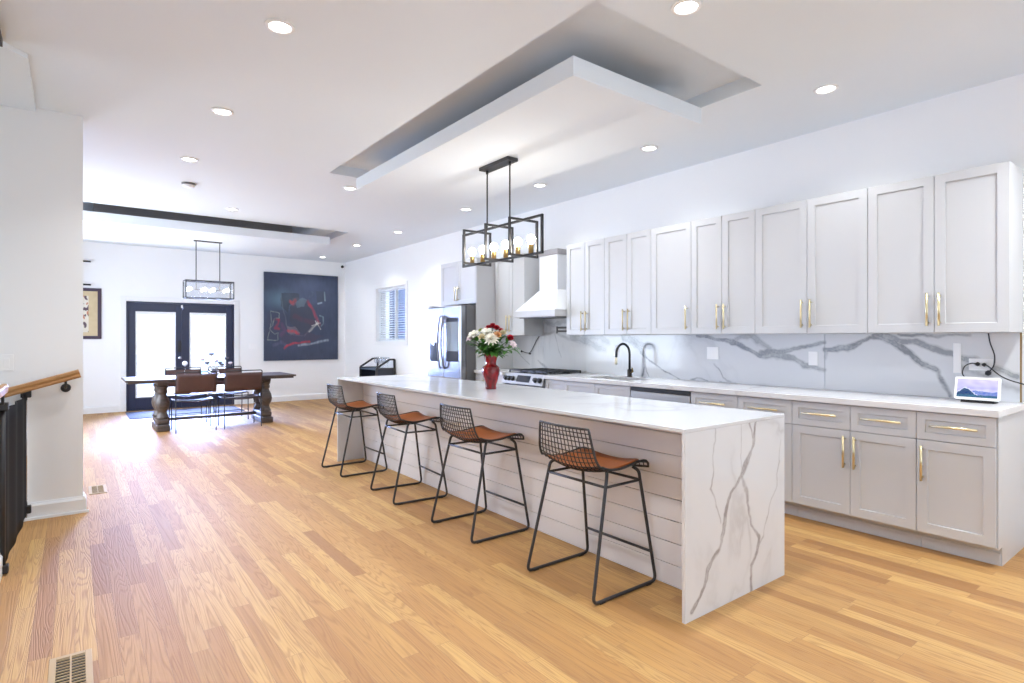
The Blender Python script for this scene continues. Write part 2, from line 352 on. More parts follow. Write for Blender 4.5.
def vein_grid(u0, u1, v0, v1, nu, nv, P, veins, extra=None, seed=3):
    """flat grid in a wall plane with per-vertex vein strength from polylines (points, half width start, half width end, strength)"""
    mb = MB(); vals = []; segs = []
    for pts, w0, w1, st, soft in veins:
        n = len(pts) - 1
        for i in range(n):
            segs.append((pts[i], pts[i + 1], w0 + (w1 - w0) * i / n, w0 + (w1 - w0) * (i + 1) / n, st, soft))
    g = []
    for i in range(nu + 1):
        row = []
        for j in range(nv + 1):
            u = u0 + (u1 - u0) * i / nu; v = v0 + (v1 - v0) * j / nv
            q = Vector((u * 9 + seed, v * 9, seed)); q2 = Vector((u * 30 + seed, v * 30, 7))
            du = u + 0.018 * noise.noise(q) + 0.006 * noise.noise(q2)
            dv = v + 0.018 * noise.noise(q + Vector((5, 9, 2))) + 0.006 * noise.noise(q2 + Vector((3, 1, 4)))
            best = 0.0
            for (ax, ay), (bx, by), wa, wb, st, soft in segs:
                ex, ey = bx - ax, by - ay; L2 = ex * ex + ey * ey
                t = max(0, min(1, ((du - ax) * ex + (dv - ay) * ey) / L2)); d = math.hypot(du - ax - t * ex, dv - ay - t * ey)
                wd = (wa + (wb - wa) * t) * (0.62 + 0.85 * abs(noise.noise(Vector((u * 7 + seed, v * 7, 3.3)))) + 0.30 * noise.noise(Vector((u * 26, v * 26, 6.1))))
                if d > wd + soft: continue
                k = 1.0 if d < wd * .5 else max(0.0, 1 - (d - wd * .5) / (wd * .5 + soft))
                tex = 0.80 + 0.45 * noise.noise(Vector((u * 11 + seed, v * 13, 1.7))) + 0.25 * noise.noise(Vector((u * 60, v * 60, 4.2)))
                edge = 0.40 if wd > 0.010 and 0.62 * wd < d < .95 * wd else 0
                best = max(best, st * min(1, k * tex + edge * k))
            vals.append(best); row.append(mb.bm.verts.new(P(u, v)))
        g.append(row)
    for i in range(nu):
        for j in range(nv): mb.bm.faces.new((g[i][j], g[i + 1][j], g[i + 1][j + 1], g[i][j + 1]))
    return mb, vals
def set_attr(o, name, vals, color=False):
    me = o.data
    a = me.attributes.new(name, 'FLOAT_COLOR' if color else 'FLOAT', 'POINT')
    n = len(me.vertices)
    if color:
        flat = []
        for c in vals: flat += [c[0], c[1], c[2], 1.0]
        flat += [0.0, 0.0, 0.0, 1.0] * (n - len(vals)); a.data.foreach_set('color', flat)
    else: a.data.foreach_set('value', list(vals) + [0.0] * (n - len(vals)))

# ------------------------------------------------------------------ room shell
CEIL, XW, YF, YR = 3.058, 4.88, 12.65, -3.0
YP = 5.53            # face of the partition beside the stairs
SX, SY0 = -0.345, 4.38  # stair opening: side wall plane and its corner
# floor with the stair opening left out
mb = MB()
mb.box(SX, XW + .3, YR - .2, YF + .25, -0.25, 0.0)
mb.box(-3.2, SX, YP, YF + .25, -0.25, 0.0)
struct('floor', mb, 'floor')
# stairs going down beyond the gate
mb = MB()
for k in range(6): mb.box(SX - .27 * (k + 1), SX - .27 * k - .003, SY0 + .12, YP - .005, -0.19 * (k + 1) - .2, -0.19 * (k + 1))
struct('trim_1', mb, 'treadwood')
# ceiling with two recesses
R1 = (2.095, 3.70, 2.05, 5.86); R2 = (-0.50, 3.52, 8.97, 11.10); RD = 0.10
xs = sorted({-3.2, XW + .3, R1[0], R1[1], R2[0], R2[1]}); ys = sorted({YR - .2, YF + .25, R1[2], R1[3], R2[2], R2[3]})
mb = MB()
for i in range(len(xs) - 1):
    for j in range(len(ys) - 1):
        cx, cy = (xs[i] + xs[i + 1]) / 2, (ys[j] + ys[j + 1]) / 2
        hole = any(r[0] < cx < r[1] and r[2] < cy < r[3] for r in (R1, R2))
        mb.box(xs[i], xs[i + 1], ys[j], ys[j + 1], CEIL + (RD if hole else 0), CEIL + .36)
struct('ceiling', mb, 'ceiling')
# sloping soffit under the upper stairs, above the stair opening
mb = MB()
A, B, C_, D_ = (SX + .002, 4.39, CEIL - .03), (-0.226, 4.517, CEIL - .03), (-0.231, YP - .002, CEIL - .03), (-0.60, YP - .002, CEIL - .03)
E_ = (-1.4, YP - .002, 2.4); G_ = (-1.4, 4.39, 2.4); H_ = (-.60, 4.39, CEIL - .03)
mb.quad(A, B, C_, D_, H_); mb.quad(H_, D_, E_, G_); mb.quad(B, C_, (C_[0], C_[1], CEIL + .001), (B[0], B[1], CEIL + .001)); mb.quad(A, B, (B[0], B[1], CEIL + .001), (A[0], A[1], CEIL + .001))
mb.quad((A[0], A[1], CEIL + .02), (B[0], B[1], CEIL + .02), (C_[0], C_[1], CEIL + .02), (E_[0], E_[1], CEIL + .02), (G_[0], G_[1], CEIL + .02))
struct('trim_2', mb, 'ceiling')
# side walls
WIN = (9.62, 10.92, 1.28, 2.34)   # window opening y0,y1,z0,z1
mb = MB()
mb.box(XW, XW + .2, YR, WIN[0], 0, CEIL + .3); mb.box(XW, XW + .2, WIN[1], YF, 0, CEIL + .3)
mb.box(XW, XW + .2, WIN[0], WIN[1], 0, WIN[2]); mb.box(XW, XW + .2, WIN[0], WIN[1], WIN[3], CEIL + .3)
struct('wall_right', mb, 'wall')
DX0, DX1, DZ = 0.750, 2.572, 2.03
mb = MB()
mb.box(-3.2, DX0, YF, YF + .2, 0, CEIL + .3); mb.box(DX1, XW + .2, YF, YF + .2, 0, CEIL + .3); mb.box(DX0, DX1, YF, YF + .2, DZ, CEIL + .3)
struct('wall_far', mb, 'wall')
mb = MB(); mb.box(SX - .14, SX, YR, SY0, -0.25, CEIL + .3)
mb.box(-3.2, SX - .14, SY0 - .12, SY0, -2.4, CEIL + .3); struct('wall_left', mb, 'wall')
mb = MB(); mb.box(-3.2, 0.05, YP, YP + .14, -2.4 if False else 0, CEIL); mb.box(-3.2, SX, YP, YP + .14, -2.4, 0); struct('wall_stair', mb, 'wall')
mb = MB(); mb.box(-1.14, -1.0, YP + .14, 7.85, 0, CEIL + .3); mb.box(-1.14, -1.0, 10.75, YF, 0, CEIL + .3); mb.box(-1.14, -1.0, 7.85, 10.75, 0, .75); mb.box(-1.14, -1.0, 7.85, 10.75, 2.35, CEIL + .3); struct('wall_dining', mb, 'wall')  # unseen opening made up for the side fill
mb = MB()
mb.box(SX - .1, .55, YR - .2, YR, 0, CEIL + .3); mb.box(4.25, XW + .2, YR - .2, YR, 0, CEIL + .3)
mb.box(.55, 4.25, YR - .2, YR, 0, .6); mb.box(.55, 4.25, YR - .2, YR, 2.7, CEIL + .3)  # unseen opening made up for the front fill
struct('wall_back', mb, 'wall')
# baseboards
def base_prof(mb, p0, p1, nrm, h=0.13, t=0.018):
    p0, p1, n = Vector(p0), Vector(p1), Vector(nrm)
    prof = [(0, 0), (t, 0), (t, h * .8), (t * .45, h * .93), (t * .35, h), (0, h)]
    A = [mb.bm.verts.new(p0 + n * a + Vector((0, 0, b))) for a, b in prof]; Bv = [mb.bm.verts.new(p1 + n * a + Vector((0, 0, b))) for a, b in prof]
    k = len(prof)
    for i in range(k): mb.bm.faces.new((A[i], A[(i + 1) % k], Bv[(i + 1) % k], Bv[i]))
    mb.bm.faces.new(A[::-1]); mb.bm.faces.new(Bv)
mb = MB(); base_prof(mb, (-1.0, YF - .001, 0), (DX0 - .12, YF - .001, 0), (0, -1, 0)); base_prof(mb, (DX1 + .12, YF - .001, 0), (XW - .02, YF - .001, 0), (0, -1, 0)); struct('baseboard_far', mb, 'trim')
mb = MB(); base_prof(mb, (XW - .001, YR, 0), (XW - .001, .915, 0), (-1, 0, 0)); base_prof(mb, (XW - .001, 7.30, 0), (XW - .001, YF, 0), (-1, 0, 0)); struct('baseboard_right', mb, 'trim')
mb = MB(); base_prof(mb, (-.31, YP - .001, 0), (.066, YP - .001, 0), (0, -1, 0), .125, .02); base_prof(mb, (.051, YP - .018, 0), (.051, YP + .14, 0), (1, 0, 0), .125, .02)
mb.box(-.31, .085, YP - .034, YP - .021, 0.0, .018); struct('baseboard_stair', mb, 'trim')
mb = MB(); base_prof(mb, (SX + .001, YR, 0), (SX + .001, SY0, 0), (1, 0, 0)); struct('baseboard_left', mb, 'trim')
# dark strip along the top of the left wall
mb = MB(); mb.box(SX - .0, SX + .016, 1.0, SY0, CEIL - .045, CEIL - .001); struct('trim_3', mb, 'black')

# suspended ceiling panels
def ceiling_panel(x0, x1, y0, y1, label):
    t = thing('ceiling_panel', label, 'ceiling panel', ((x0 + x1) / 2, (y0 + y1) / 2, 2.849)); o = t.location
    mb = MB(); mb.box(x0, x1, y0, y1, 2.849, 2.966, 0.003); obj('panel', mb, 'ceiling', t, o)
    mb = MB(); mb.box(x0 + .45, x1 - .45, y0 + .45, y1 - .45, 2.9685, CEIL + RD - .001); obj('mount', mb, 'gap', t, o)  # coloured dark so the recess reads as shaded
    mb = MB(); mb.box(x0 + .012, x1 - .012, y0 + .012, y1 - .012, 2.9662, 2.968); obj('shade_board', mb, 'gap', t, o)  # added dark layer, paints the shade between panel and recess
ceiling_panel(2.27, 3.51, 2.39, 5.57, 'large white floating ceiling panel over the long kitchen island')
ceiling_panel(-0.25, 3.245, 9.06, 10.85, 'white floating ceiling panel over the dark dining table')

# recessed lights
def can_light(x, y, label, power=1.0):
    t = thing('recessed_light', label, 'ceiling light', (x, y, CEIL), 'recessed ceiling lights'); o = (0, 0, 0)
    mb = MB(); mb.lathe([(.056, -.0005), (.078, -.0005), (.078, -.006), (.070, -.010), (.058, -.010), (.056, -.004)], n=28, cap=False); obj('trim_ring', mb, 'plastic', t)
    mb = MB(); mb.lathe([(0.0001, -.003), (.055, -.003)], n=24, cap=False); obj('lens', mb, 'lens', t)
    d = bpy.data.lights.new('can_lamp', 'AREA'); d.shape = 'DISK'; d.size = 0.10; d.energy = CAN_POWER * power; d.color = CAN_COLOR; d.spread = math.radians(125)
    l = bpy.data.objects.new('can_lamp', d); COL.objects.link(l); l.parent = t; l.location = (0, 0, -.014)
CANS = [(.895, 3.27, 'round recessed light at the top left, nearest of the left row of three'),
        (.885, 4.76, 'round recessed light, middle one of the left row of three'),
        (.870, 6.22, 'round recessed light, farthest of the left row, just before the smoke detector'),
        (1.656, 8.28, 'round recessed light just in front of the dining area ceiling panel'),
        (2.51, 1.80, 'round recessed light at the top edge, in front of the big ceiling panel'),
        (4.10, 1.81, 'round recessed light above the wall cabinets, nearest of the kitchen row'),
        (4.11, 3.34, 'round recessed light just right of the big panel, second of the kitchen row'),
        (4.13, 4.89, 'round recessed light right of the pendant canopy, third of the kitchen row'),
        (4.12, 6.395, 'round recessed light seen left of the pendant canopy above the fridge cabinet'),
        (2.494, 6.306, 'round recessed light beside the far left corner of the big ceiling panel'),
        (4.14, 8.44, 'round recessed light on the ceiling before the side window'),
        (4.12, 10.09, 'round recessed light on the ceiling above the side window'),
        (4.15, 12.0, 'round recessed light right of the dining ceiling panel, nearest the far wall')]
CANS += [(.895, 1.75, 'unseen recessed light added to continue the left row towards the front of the room'),  # unseen lights added at the row spacing to brighten the front
         (.90, .20, 'unseen recessed light added to the left row near the front opening'),
         (4.10, .25, 'unseen recessed light added to the kitchen row, past the end of the wall cabinets')]
for c in CANS: can_light(*c, power=0.5 if c[0] > 3.9 and c[1] > 1 else 2.1 if c[0] > 3.9 else 1.0)

# smoke detector
t = thing('smoke_detector', 'small round smoke detector on the ceiling before the dining area', 'smoke detector', (1.0, 7.2, CEIL))
mb = MB(); mb.lathe([(.07, 0), (.07, -.012), (.062, -.02)], n=24); obj('mounting_plate', mb, 'darksteel', t)
mb = MB(); mb.lathe([(.062, -.0205), (.058, -.036), (.03, -.046), (.0001, -.048)], n=24); obj('cover', mb, 'plastic', t)

# ------------------------------------------------------------------ kitchen island
IX0, IX1, IY0, IY1, IH, IT = 2.275, 3.197, 1.637, 6.115, 0.914, 0.018
t = thing('kitchen_island', 'long white island with marble waterfall ends and shiplap side', 'kitchen island', ((IX0 + IX1) / 2, (IY0 + IY1) / 2, 0)); o = tuple(t.location)
mb = MB(); mb.box(IX0, IX1, IY0, IY1, IH - IT, IH, 0.0015); obj('worktop', mb, 'quartz', t, o)
IV = [([(2.895, .914), (2.864, .774), (2.757, .638), (2.658, .556), (2.598, .396), (2.553, .287), (2.452, .213), (2.426, .143), (2.325, .045)], .014, .015, .85, .006),
      ([(2.75, .639), (2.806, .511), (2.853, .345), (2.924, .268), (2.904, .208), (2.853, .146), (2.845, 0)], .011, .012, .8, .006),
      ([(2.519, .896), (2.502, .718), (2.469, .606), (2.536, .497), (2.57, .422)], .0045, .004, .6, .004),
      ([(3.132, .655), (3.11, .526), (3.005, .369), (2.972, .268), (2.924, .236)], .004, .006, .5, .005),
      ([(2.814, .905), (2.876, .783)], .006, .005, .7, .005), ([(2.757, .896), (2.757, .66)], .0015, .0015, .7, .0015),
      ([(3.16, .78), (3.13, .66)], .002, .004, .4, .004)]
for yy, nm, lab in ((IY0, 'near', 'veined marble end panel'), (IY1 - IT, 'far', None)):
    if nm == 'near':
        mb, vals = vein_grid(IX0, IX1, 0.0, IH - IT - .0005, 230, 220, lambda u, v: (u, yy, v), IV)
        mb.box(IX0, IX1, yy + .0004, yy + IT, 0, IH - IT - .0005)
        bmesh.ops.translate(mb.bm, verts=mb.bm.verts[:], vec=(0, 0, 0))
        p = obj('waterfall_panel', mb, 'quartz', t, o, label=lab); set_attr(p, 'vein', vals)
    else:
        mb = MB(); mb.box(IX0, IX1, yy, yy + IT, 0, IH - IT - .0005, .001); obj('waterfall_panel', mb, 'quartz', t, o)
SHX = 2.565
mb = MB(); mb.box(SHX + .012, IX1 - .03, IY0 + IT + .001, IY1 - IT - .001, 0.0, IH - IT - .001); obj('body', mb, 'gap', t, o)
mb = MB(); bz = 0.1185; z = 0.002
while z < IH - IT - .01:
    mb.box(SHX, SHX + .014, IY0 + IT + .0015, IY1 - IT - .0015, z, min(z + bz - .0035, IH - IT - .001), 0.0012); z += bz
obj('shiplap', mb, 'shiplap', t, o, label='horizontal white shiplap boards')
mb = MB(); n = 6; L = (IY1 - IY0 - 2 * IT) / n
for k in range(n): mb.box(IX1 - .031, IX1 - .012, IY0 + IT + k * L + .003, IY0 + IT + (k + 1) * L - .003, .11, IH - IT - .006, .001)
obj('back_doors', mb, 'cabinet', t, o)

# ------------------------------------------------------------------ cabinets (all face -x)
def shaker(y0, y1, z0, z1, xf, th=.02, rail=.058, rec=.009):
    mb = MB(); bm = mb.bm
    def loop(iy, iz, x): return [bm.verts.new((x, y, z)) for y, z in ((y0 + iy, z0 + iz), (y1 - iy, z0 + iz), (y1 - iy, z1 - iz), (y0 + iy, z1 - iz))]
    b = .0012; rl = min(rail, (z1 - z0) * .28, (y1 - y0) * .3)
    loops = [loop(0, 0, xf + th), loop(0, 0, xf + b), loop(b, b, xf), loop(rl, rl, xf), loop(rl + .003, rl + .003, xf + rec), ]
    for A, B in zip(loops, loops[1:]):
        for i in range(4): bm.faces.new((A[i], A[(i + 1) % 4], B[(i + 1) % 4], B[i]))
    bm.faces.new(loops[-1]); bm.faces.new(loops[0][::-1]); return mb
def handle(yc, zc, xf, length, vertical=True, r=.0074):
    mb = MB(); st = .030; h = length / 2; d = h * .80
    if vertical:
        mb.tube([(xf - st, yc, zc - h), (xf - st, yc, zc + h)], r, 10)
        for s_ in (-d, d): mb.tube([(xf - st, yc, zc + s_), (xf - .0003, yc, zc + s_)], r * .75, 8)
    else:
        mb.tube([(xf - st, yc - h, zc), (xf - st, yc + h, zc)], r, 10)
        for s_ in (-d, d): mb.tube([(xf - st, yc + s_, zc), (xf - .0003, yc + s_, zc)], r * .75, 8)
    return mb
UX, UZ0, UZ1, XB = 4.549, 1.380, 2.430, 4.866
def wall_cabinet(y0, y1, doors, label, z0=UZ0, z1=UZ1, xf=UX, xb=XB, hz=None, hl=.22):
    """doors: list of (ya, yb, handle_y)"""
    t = thing('wall_cabinet', label, 'cabinet', ((xf + xb) / 2, (y0 + y1) / 2, z0), 'white shaker wall cabinets'); o = tuple(t.location)
    mb = MB(); mb.box(xf + .0215, xb, y0 + .001, y1 - .001, z0, z1, .001); obj('body', mb, 'cabinet', t, o)
    for ya, yb, hy in doors:
        d = obj('door', shaker(ya + .0018, yb - .0018, z0 + .002, z1 - .002, xf), 'cabinet', t, o)
        obj('handle', handle(hy, hz or z0 + .155, xf, hl), 'gold', d, o, label='gold bar handle')
H = .034
wall_cabinet(.929, 1.720, [(.929, 1.318, 1.318 - H), (1.318, 1.720, 1.318 + H)], 'double door white wall cabinet at the right end, above the smart display')
wall_cabinet(1.720, 2.581, [(1.720, 2.151, 2.151 - H), (2.151, 2.581, 2.151 + H)], 'widest double door white wall cabinet, second from the right end')
wall_cabinet(2.581, 3.210, [(2.581, 2.893, 2.893 - H), (2.893, 3.210, 2.893 + H)], 'narrow double door white wall cabinet just right of the single door one')
wall_cabinet(3.210, 3.675, [(3.210, 3.675, 3.210 + H + .01)], 'single wide door white wall cabinet with handle at its right edge')
wall_cabinet(3.675, 4.303, [(3.675, 3.988, 3.988 - H), (3.988, 4.303, 3.988 + H)], 'double door white wall cabinet above the black faucet')
wall_cabinet(4.303, 4.906, [(4.303, 4.603, 4.603 - H), (4.603, 4.906, 4.603 + H)], 'double door white wall cabinet touching the right side of the range hood')
wall_cabinet(5.690, 6.330, [(5.690, 6.010, 6.010 - H), (6.010, 6.330, 6.010 + H)], 'white wall cabinet left of the hood, beside the fridge enclosure')
wall_cabinet(6.362, 7.270, [(6.362, 6.816, 6.816 - H), (6.816, 7.270, 6.816 + H)], 'short double door white cabinet directly above the steel fridge', z0=1.815, z1=2.42, xf=4.25, hz=1.96, hl=.20)
# tall panel between counter run and fridge
mb = MB(); mb.box(4.25, XB, 6.336, 6.358, 0, 2.42, .001)
solo('tall_panel', mb, 'cabinet', 'tall white side panel standing between counter and fridge', 'panel', (4.55, 6.347, 0))
# base cabinets
BX, BZ0, BZ1, DZB = 4.235, .112, .884, .705
def base_cabinet(y0, y1, cols, label, end=None, plain_front=False, sink=False):
    """cols: list of (ya, yb, handle_y or None)"""
    t = thing('base_cabinet', label, 'cabinet', ((BX + XB) / 2, (y0 + y1) / 2, 0), 'white shaker base cabinets'); o = tuple(t.location)
    mb = MB()
    if sink:
        mb.box(BX + .0215, XB, y0 + .001, y1 - .001, BZ0, .675); mb.box(BX + .0215, BX + .06, y0 + .001, y1 - .001, .675, BZ1)
        mb.box(BX + .06, XB, y0 + .001, y0 + .02, .675, BZ1); mb.box(BX + .06, XB, y1 - .02, y1 - .001, .675, BZ1)
    else: mb.box(BX + .0215, XB, y0 + .001, y1 - .001, BZ0, BZ1, .001)
    obj('body', mb, 'cabinet', t, o)
    mb = MB(); mb.box(4.335, 4.35, y0 + .0005, y1 - .0005, 0, BZ0 - .001); mb.box(4.327, 4.3348, y0 + .0005, y1 - .0005, 0, .075, .002); obj('toe_kick', mb, 'cabinet', t, o)
    for ya, yb, hy in cols:
        dr = obj('drawer' if not plain_front else 'false_front', shaker(ya + .0018, yb - .0018, DZB + .003, BZ1 - .006, BX, rail=.045), 'cabinet', t, o)
        if not plain_front: obj('handle', handle((ya + yb) / 2, (DZB + BZ1) / 2 + .005, BX, .235, False), 'gold', dr, o, label='gold bar handle')
        d = obj('door', shaker(ya + .0018, yb - .0018, BZ0 + .012, DZB - .001, BX), 'cabinet', t, o)
        if hy: obj('handle', handle(hy, DZB - .145, BX, .22), 'gold', d, o, label='gold bar handle')
    if end is not None:
        mb = MB(); mb.box(BX + .021, 4.3345, end, end + .0055, BZ0, BZ1); mb.box(4.335, XB, end, end + .0055, 0, BZ1); obj('end_panel', mb, 'cabinet', t, o)
base_cabinet(.926, 1.322, [(.926, 1.322, 1.322 - H)], 'single door white base cabinet at the right end, under the smart display', end=.920)
base_cabinet(1.322, 2.112, [(1.322, 1.711, 1.711 - H), (1.711, 2.112, 1.711 + H)], 'double door white base cabinet with two gold drawer pulls, second from right end')
base_cabinet(2.112, 2.992, [(2.112, 2.548, 2.548 - H), (2.548, 2.992, 2.548 + H)], 'white base cabinet half hidden by the island, right of the dishwasher')
base_cabinet(3.672, 4.600, [(3.672, 4.140, None), (4.140, 4.600, None)], 'white sink base cabinet below the black faucet', plain_front=True, sink=True)
base_cabinet(4.600, 4.918, [(4.600, 4.918, None)], 'narrow white base cabinet right of the gas range', plain_front=True)
base_cabinet(5.700, 6.332, [(5.700, 6.332, None)], 'white base cabinet between gas range and fridge panel')
# worktops
SKX0, SKX1, SKY0, SKY1 = 4.34, 4.70, 3.76, 4.42
mb = MB(); X0c, X1c, Y0c, Y1c, Z0c, Z1c = 4.205, XB, .908, 4.922, .886, .926
mb.box(X0c, SKX0, Y0c, Y1c, Z0c, Z1c, .0015); mb.box(SKX1, X1c, Y0c, Y1c, Z0c, Z1c, .0015)
mb.box(SKX0, SKX1, Y0c, SKY0, Z0c, Z1c, .0015); mb.box(SKX0, SKX1, SKY1, Y1c, Z0c, Z1c, .0015)
solo('worktop', mb, 'counter', 'long white quartz worktop on the wall cabinets run, with sink cut-out', 'worktop', (4.54, 2.9, .886))
mb = MB(); mb.box(X0c, X1c, 5.698, 6.334, Z0c, Z1c, .0015)
solo('worktop', mb, 'counter', 'short white quartz worktop between range and fridge', 'worktop', (4.54, 6.0, .886))
# sink
t = thing('sink', 'undermount steel sink set in worktop in front of the faucet', 'sink', (4.52, 4.09, .70)); o = tuple(t.location)
mb = MB(); e = .012
mb.box(SKX0 - e, SKX1 + e, SKY0 - e, SKY1 + e, .68, .692); mb.box(SKX0 - e, SKX0 - .001, SKY0 - e, SKY1 + e, .692, .8855); mb.box(SKX1 + .001, SKX1 + e, SKY0 - e, SKY1 + e, .692, .8855)
mb.box(SKX0, SKX1, SKY0 - e, SKY0 - .001, .692, .8855); mb.box(SKX0, SKX1, SKY1 + .001, SKY1 + e, .692, .8855); obj('basin', mb, 'steel', t, o)
mb = MB(); mb.lathe([(.0001, .694), (.03, .694), (.042, .6935)], (4.52, 4.09, 0), cap=False); obj('drain', mb, 'darksteel', t, o)
# faucet
t = thing('faucet', 'tall black gooseneck kitchen faucet with pale spray head', 'faucet', (4.755, 4.13, .926)); o = (0, 0, 0)
mb = MB(); mb.lathe([(.030, .0005), (.030, .006), (.024, .012), (.024, .075), (.018, .085)], n=20); obj('base', mb, 'black', t)
path = [(0, 0, .08), (0, 0, .232)] + [(-.105 + .105 * math.cos(a), 0, .247 + .11 * math.sin(a)) for a in [PI * k / 14 for k in range(0, 14)]] + [(-.212, .0, .215)]
mb = MB(); mb.tube(path, .0125, 12); obj('neck', mb, 'black', t)
mb = MB(); mb.lathe([(.013, .14), (.017, .145), (.016, .18), (.0135, .214)], (-.214, 0, 0), 16); obj('spray_head', mb, 'cream_head', t, label='pale brass spray head')
mb = MB(); mb.tube([(0, -.02, .05), (0, -.045, .06), (-.03, -.06, .10)], [.011, .010, .007], 10); obj('lever', mb, 'brass', t, label='brass lever')
# backsplash
BV = dict(v2=[(4.217, 1.346), (4.104, 1.248), (3.994, 1.142), (3.914, 1.091), (3.746, .993), (3.549, .921)])
SP = [([(5.15, 1.36), (4.9, 1.31), (4.72, 1.24), (4.60, 1.20)], .045, .025, .55, .03),
      ([(4.95, 1.36), (4.66, 1.36), (4.55, 1.30)], .03, .03, .45, .03),
      ([(4.303, 1.37), (4.15, 1.31), (4.03, 1.265), (3.914, 1.255)], .055, .03, .6, .03),
      (BV['v2'][:3], .03, .016, .75, .012), (BV['v2'][2:], .010, .004, .8, .006),
      ([(4.06, 1.18), (4.008, 1.142), (4.022, 1.045), (4.049, .925)], .013, .009, .7, .008), ([(4.015, 1.045), (3.954, .919)], .008, .006, .75, .006),
      ([(3.362, 1.37), (3.174, 1.345), (3.089, 1.317), (2.955, 1.312), (2.855, 1.245), (2.711, 1.198)], .018, .026, .78, .012),
      ([(2.955, 1.315), (2.90, 1.36), (2.80, 1.37), (2.72, 1.30), (2.62, 1.25)], .02, .02, .5, .02),
      ([(2.711, 1.215), (2.529, 1.232), (2.407, 1.25), (2.357, 1.26), (2.266, 1.29), (2.164, 1.308)], .03, .010, .7, .012),
      ([(2.711, 1.20), (2.529, 1.19), (2.424, 1.17), (2.332, 1.115), (2.242, 1.105), (2.164, 1.085)], .028, .015, .62, .015),
      ([(2.156, 1.245), (1.994, 1.262), (1.90, 1.305), (1.829, 1.345), (1.753, 1.365)], .024, .020, .8, .012), ([(2.154, 1.18), (2.14, 1.22)], .01, .01, .4, .01),
      ([(1.80, 1.365), (1.607, 1.278), (1.5, 1.17), (1.40, 1.11), (1.368, 1.06), (1.315, .945)], .022, .012, .78, .012),
      ([(1.75, 1.365), (1.575, 1.315), (1.391, 1.275), (1.242, 1.205), (1.043, 1.132), (.95, 1.09)], .030, .016, .66, .016),
      ([(1.62, 1.37), (1.40, 1.36), (1.2, 1.37)], .008, .006, .7, .01), ([(1.28, 1.16), (1.12, 1.08), (.95, 1.0)], .012, .012, .4, .02),
      ([(3.174, 1.106), (3.078, .986), (2.995, .93)], .004, .007, .6, .006), ([(3.12, .93), (2.95, .928)], .006, .006, .5, .006), ([(3.43, .927), (3.36, .945), (3.25, .928)], .007, .005, .6, .006),
      ([(5.793, 1.40), (5.897, 1.24), (5.97, 1.15)], .003, .002, .5, .004), ([(5.456, 1.385), (5.418, 1.258), (5.343, 1.107)], .005, .003, .45, .006),
      ([(5.80, 1.05), (5.572, .934)], .008, .012, .45, .012), ([(6.178, 1.099), (5.981, .996)], .005, .004, .4, .008),
      ([(5.0, 1.28), (5.30, 1.36), (5.45, 1.42), (5.66, 1.40)], .006, .01, .4, .02), ([(5.70, 1.60), (5.5, 1.5), (5.3, 1.56), (5.0, 1.5)], .03, .02, .4, .03)]
GX = 4.8675
mb = MB()
def splash_panel(y0, y1, z0, z1, nu, nv):
    mb, vals = vein_grid(y0, y1, z0, z1, nu, nv, lambda u, v: (GX, u, v), SP, seed=9)
    mb.box(GX + .0006, XW - .0005, y0, y1, z0, z1)
    p = struct('backsplash', mb, 'splash'); set_attr(p, 'vein', vals)
splash_panel(.944, 2.157, .927, 1.379, 200, 76); splash_panel(2.160, 4.322, .927, 1.379, 330, 76); splash_panel(4.325, 4.905, .927, 1.379, 100, 76)
splash_panel(4.908, 5.688, .927, 1.60, 110, 90); splash_panel(5.691, 6.335, .927, 1.379, 90, 60)
mb = MB(); mb.box(GX - .001, XW - .0005, .936, .9435, .927, 1.379); struct('trim_4', mb, 'brass')

# ------------------------------------------------------------------ range hood
t = thing('range_hood', 'white tapered range hood with chimney over the gas range', 'range hood', (4.65, 5.298, 1.60)); o = tuple(t.location)
HY0, HY1, HX = 4.912, 5.684, 4.375
mb = MB()
mb.box(HX, XB - .001, HY0, HY1, 1.60, 1.678, .003); obj('apron', mb, 'cabinet', t, o)
mb = MB(); bm = mb.bm
lo = [bm.verts.new(p) for p in ((HX + .012, HY0 + .012, 1.679), (HX + .012, HY1 - .012, 1.679), (XB - .001, HY1 - .012, 1.679), (XB - .001, HY0 + .012, 1.679))]
hi = [bm.verts.new(p) for p in ((4.61, 5.13, 1.935), (4.61, 5.466, 1.935), (XB - .001, 5.466, 1.935), (XB - .001, 5.13, 1.935))]
for i in range(4): bm.faces.new((lo[i], lo[(i + 1) % 4], hi[(i + 1) % 4], hi[i]))
bm.faces.new(lo[::-1]); bm.faces.new(hi); obj('canopy', mb, 'trim', t, o)
mb = MB(); mb.box(4.61, XB - .001, 5.13, 5.466, 1.936, 2.36, .002); obj('chimney', mb, 'trim', t, o)
mb = MB(); mb.box(4.598, XB - .001, 5.118, 5.478, 2.361, 2.425, .002); obj('crown', mb, 'gap', t, o, label='grey crown band')
mb = MB(); mb.box(HX + .05, XB - .06, HY0 + .05, HY1 - .05, 1.590, 1.5995); obj('filter', mb, 'darksteel', t, o)
mb = MB(); mb.box(4.80, 4.866, 5.55, 5.66, 1.90, 2.03, .004)
t = solo('wall_speaker', mb, 'black', 'small black box on the wall left of the hood chimney', 'speaker', (4.83, 5.605, 1.90))
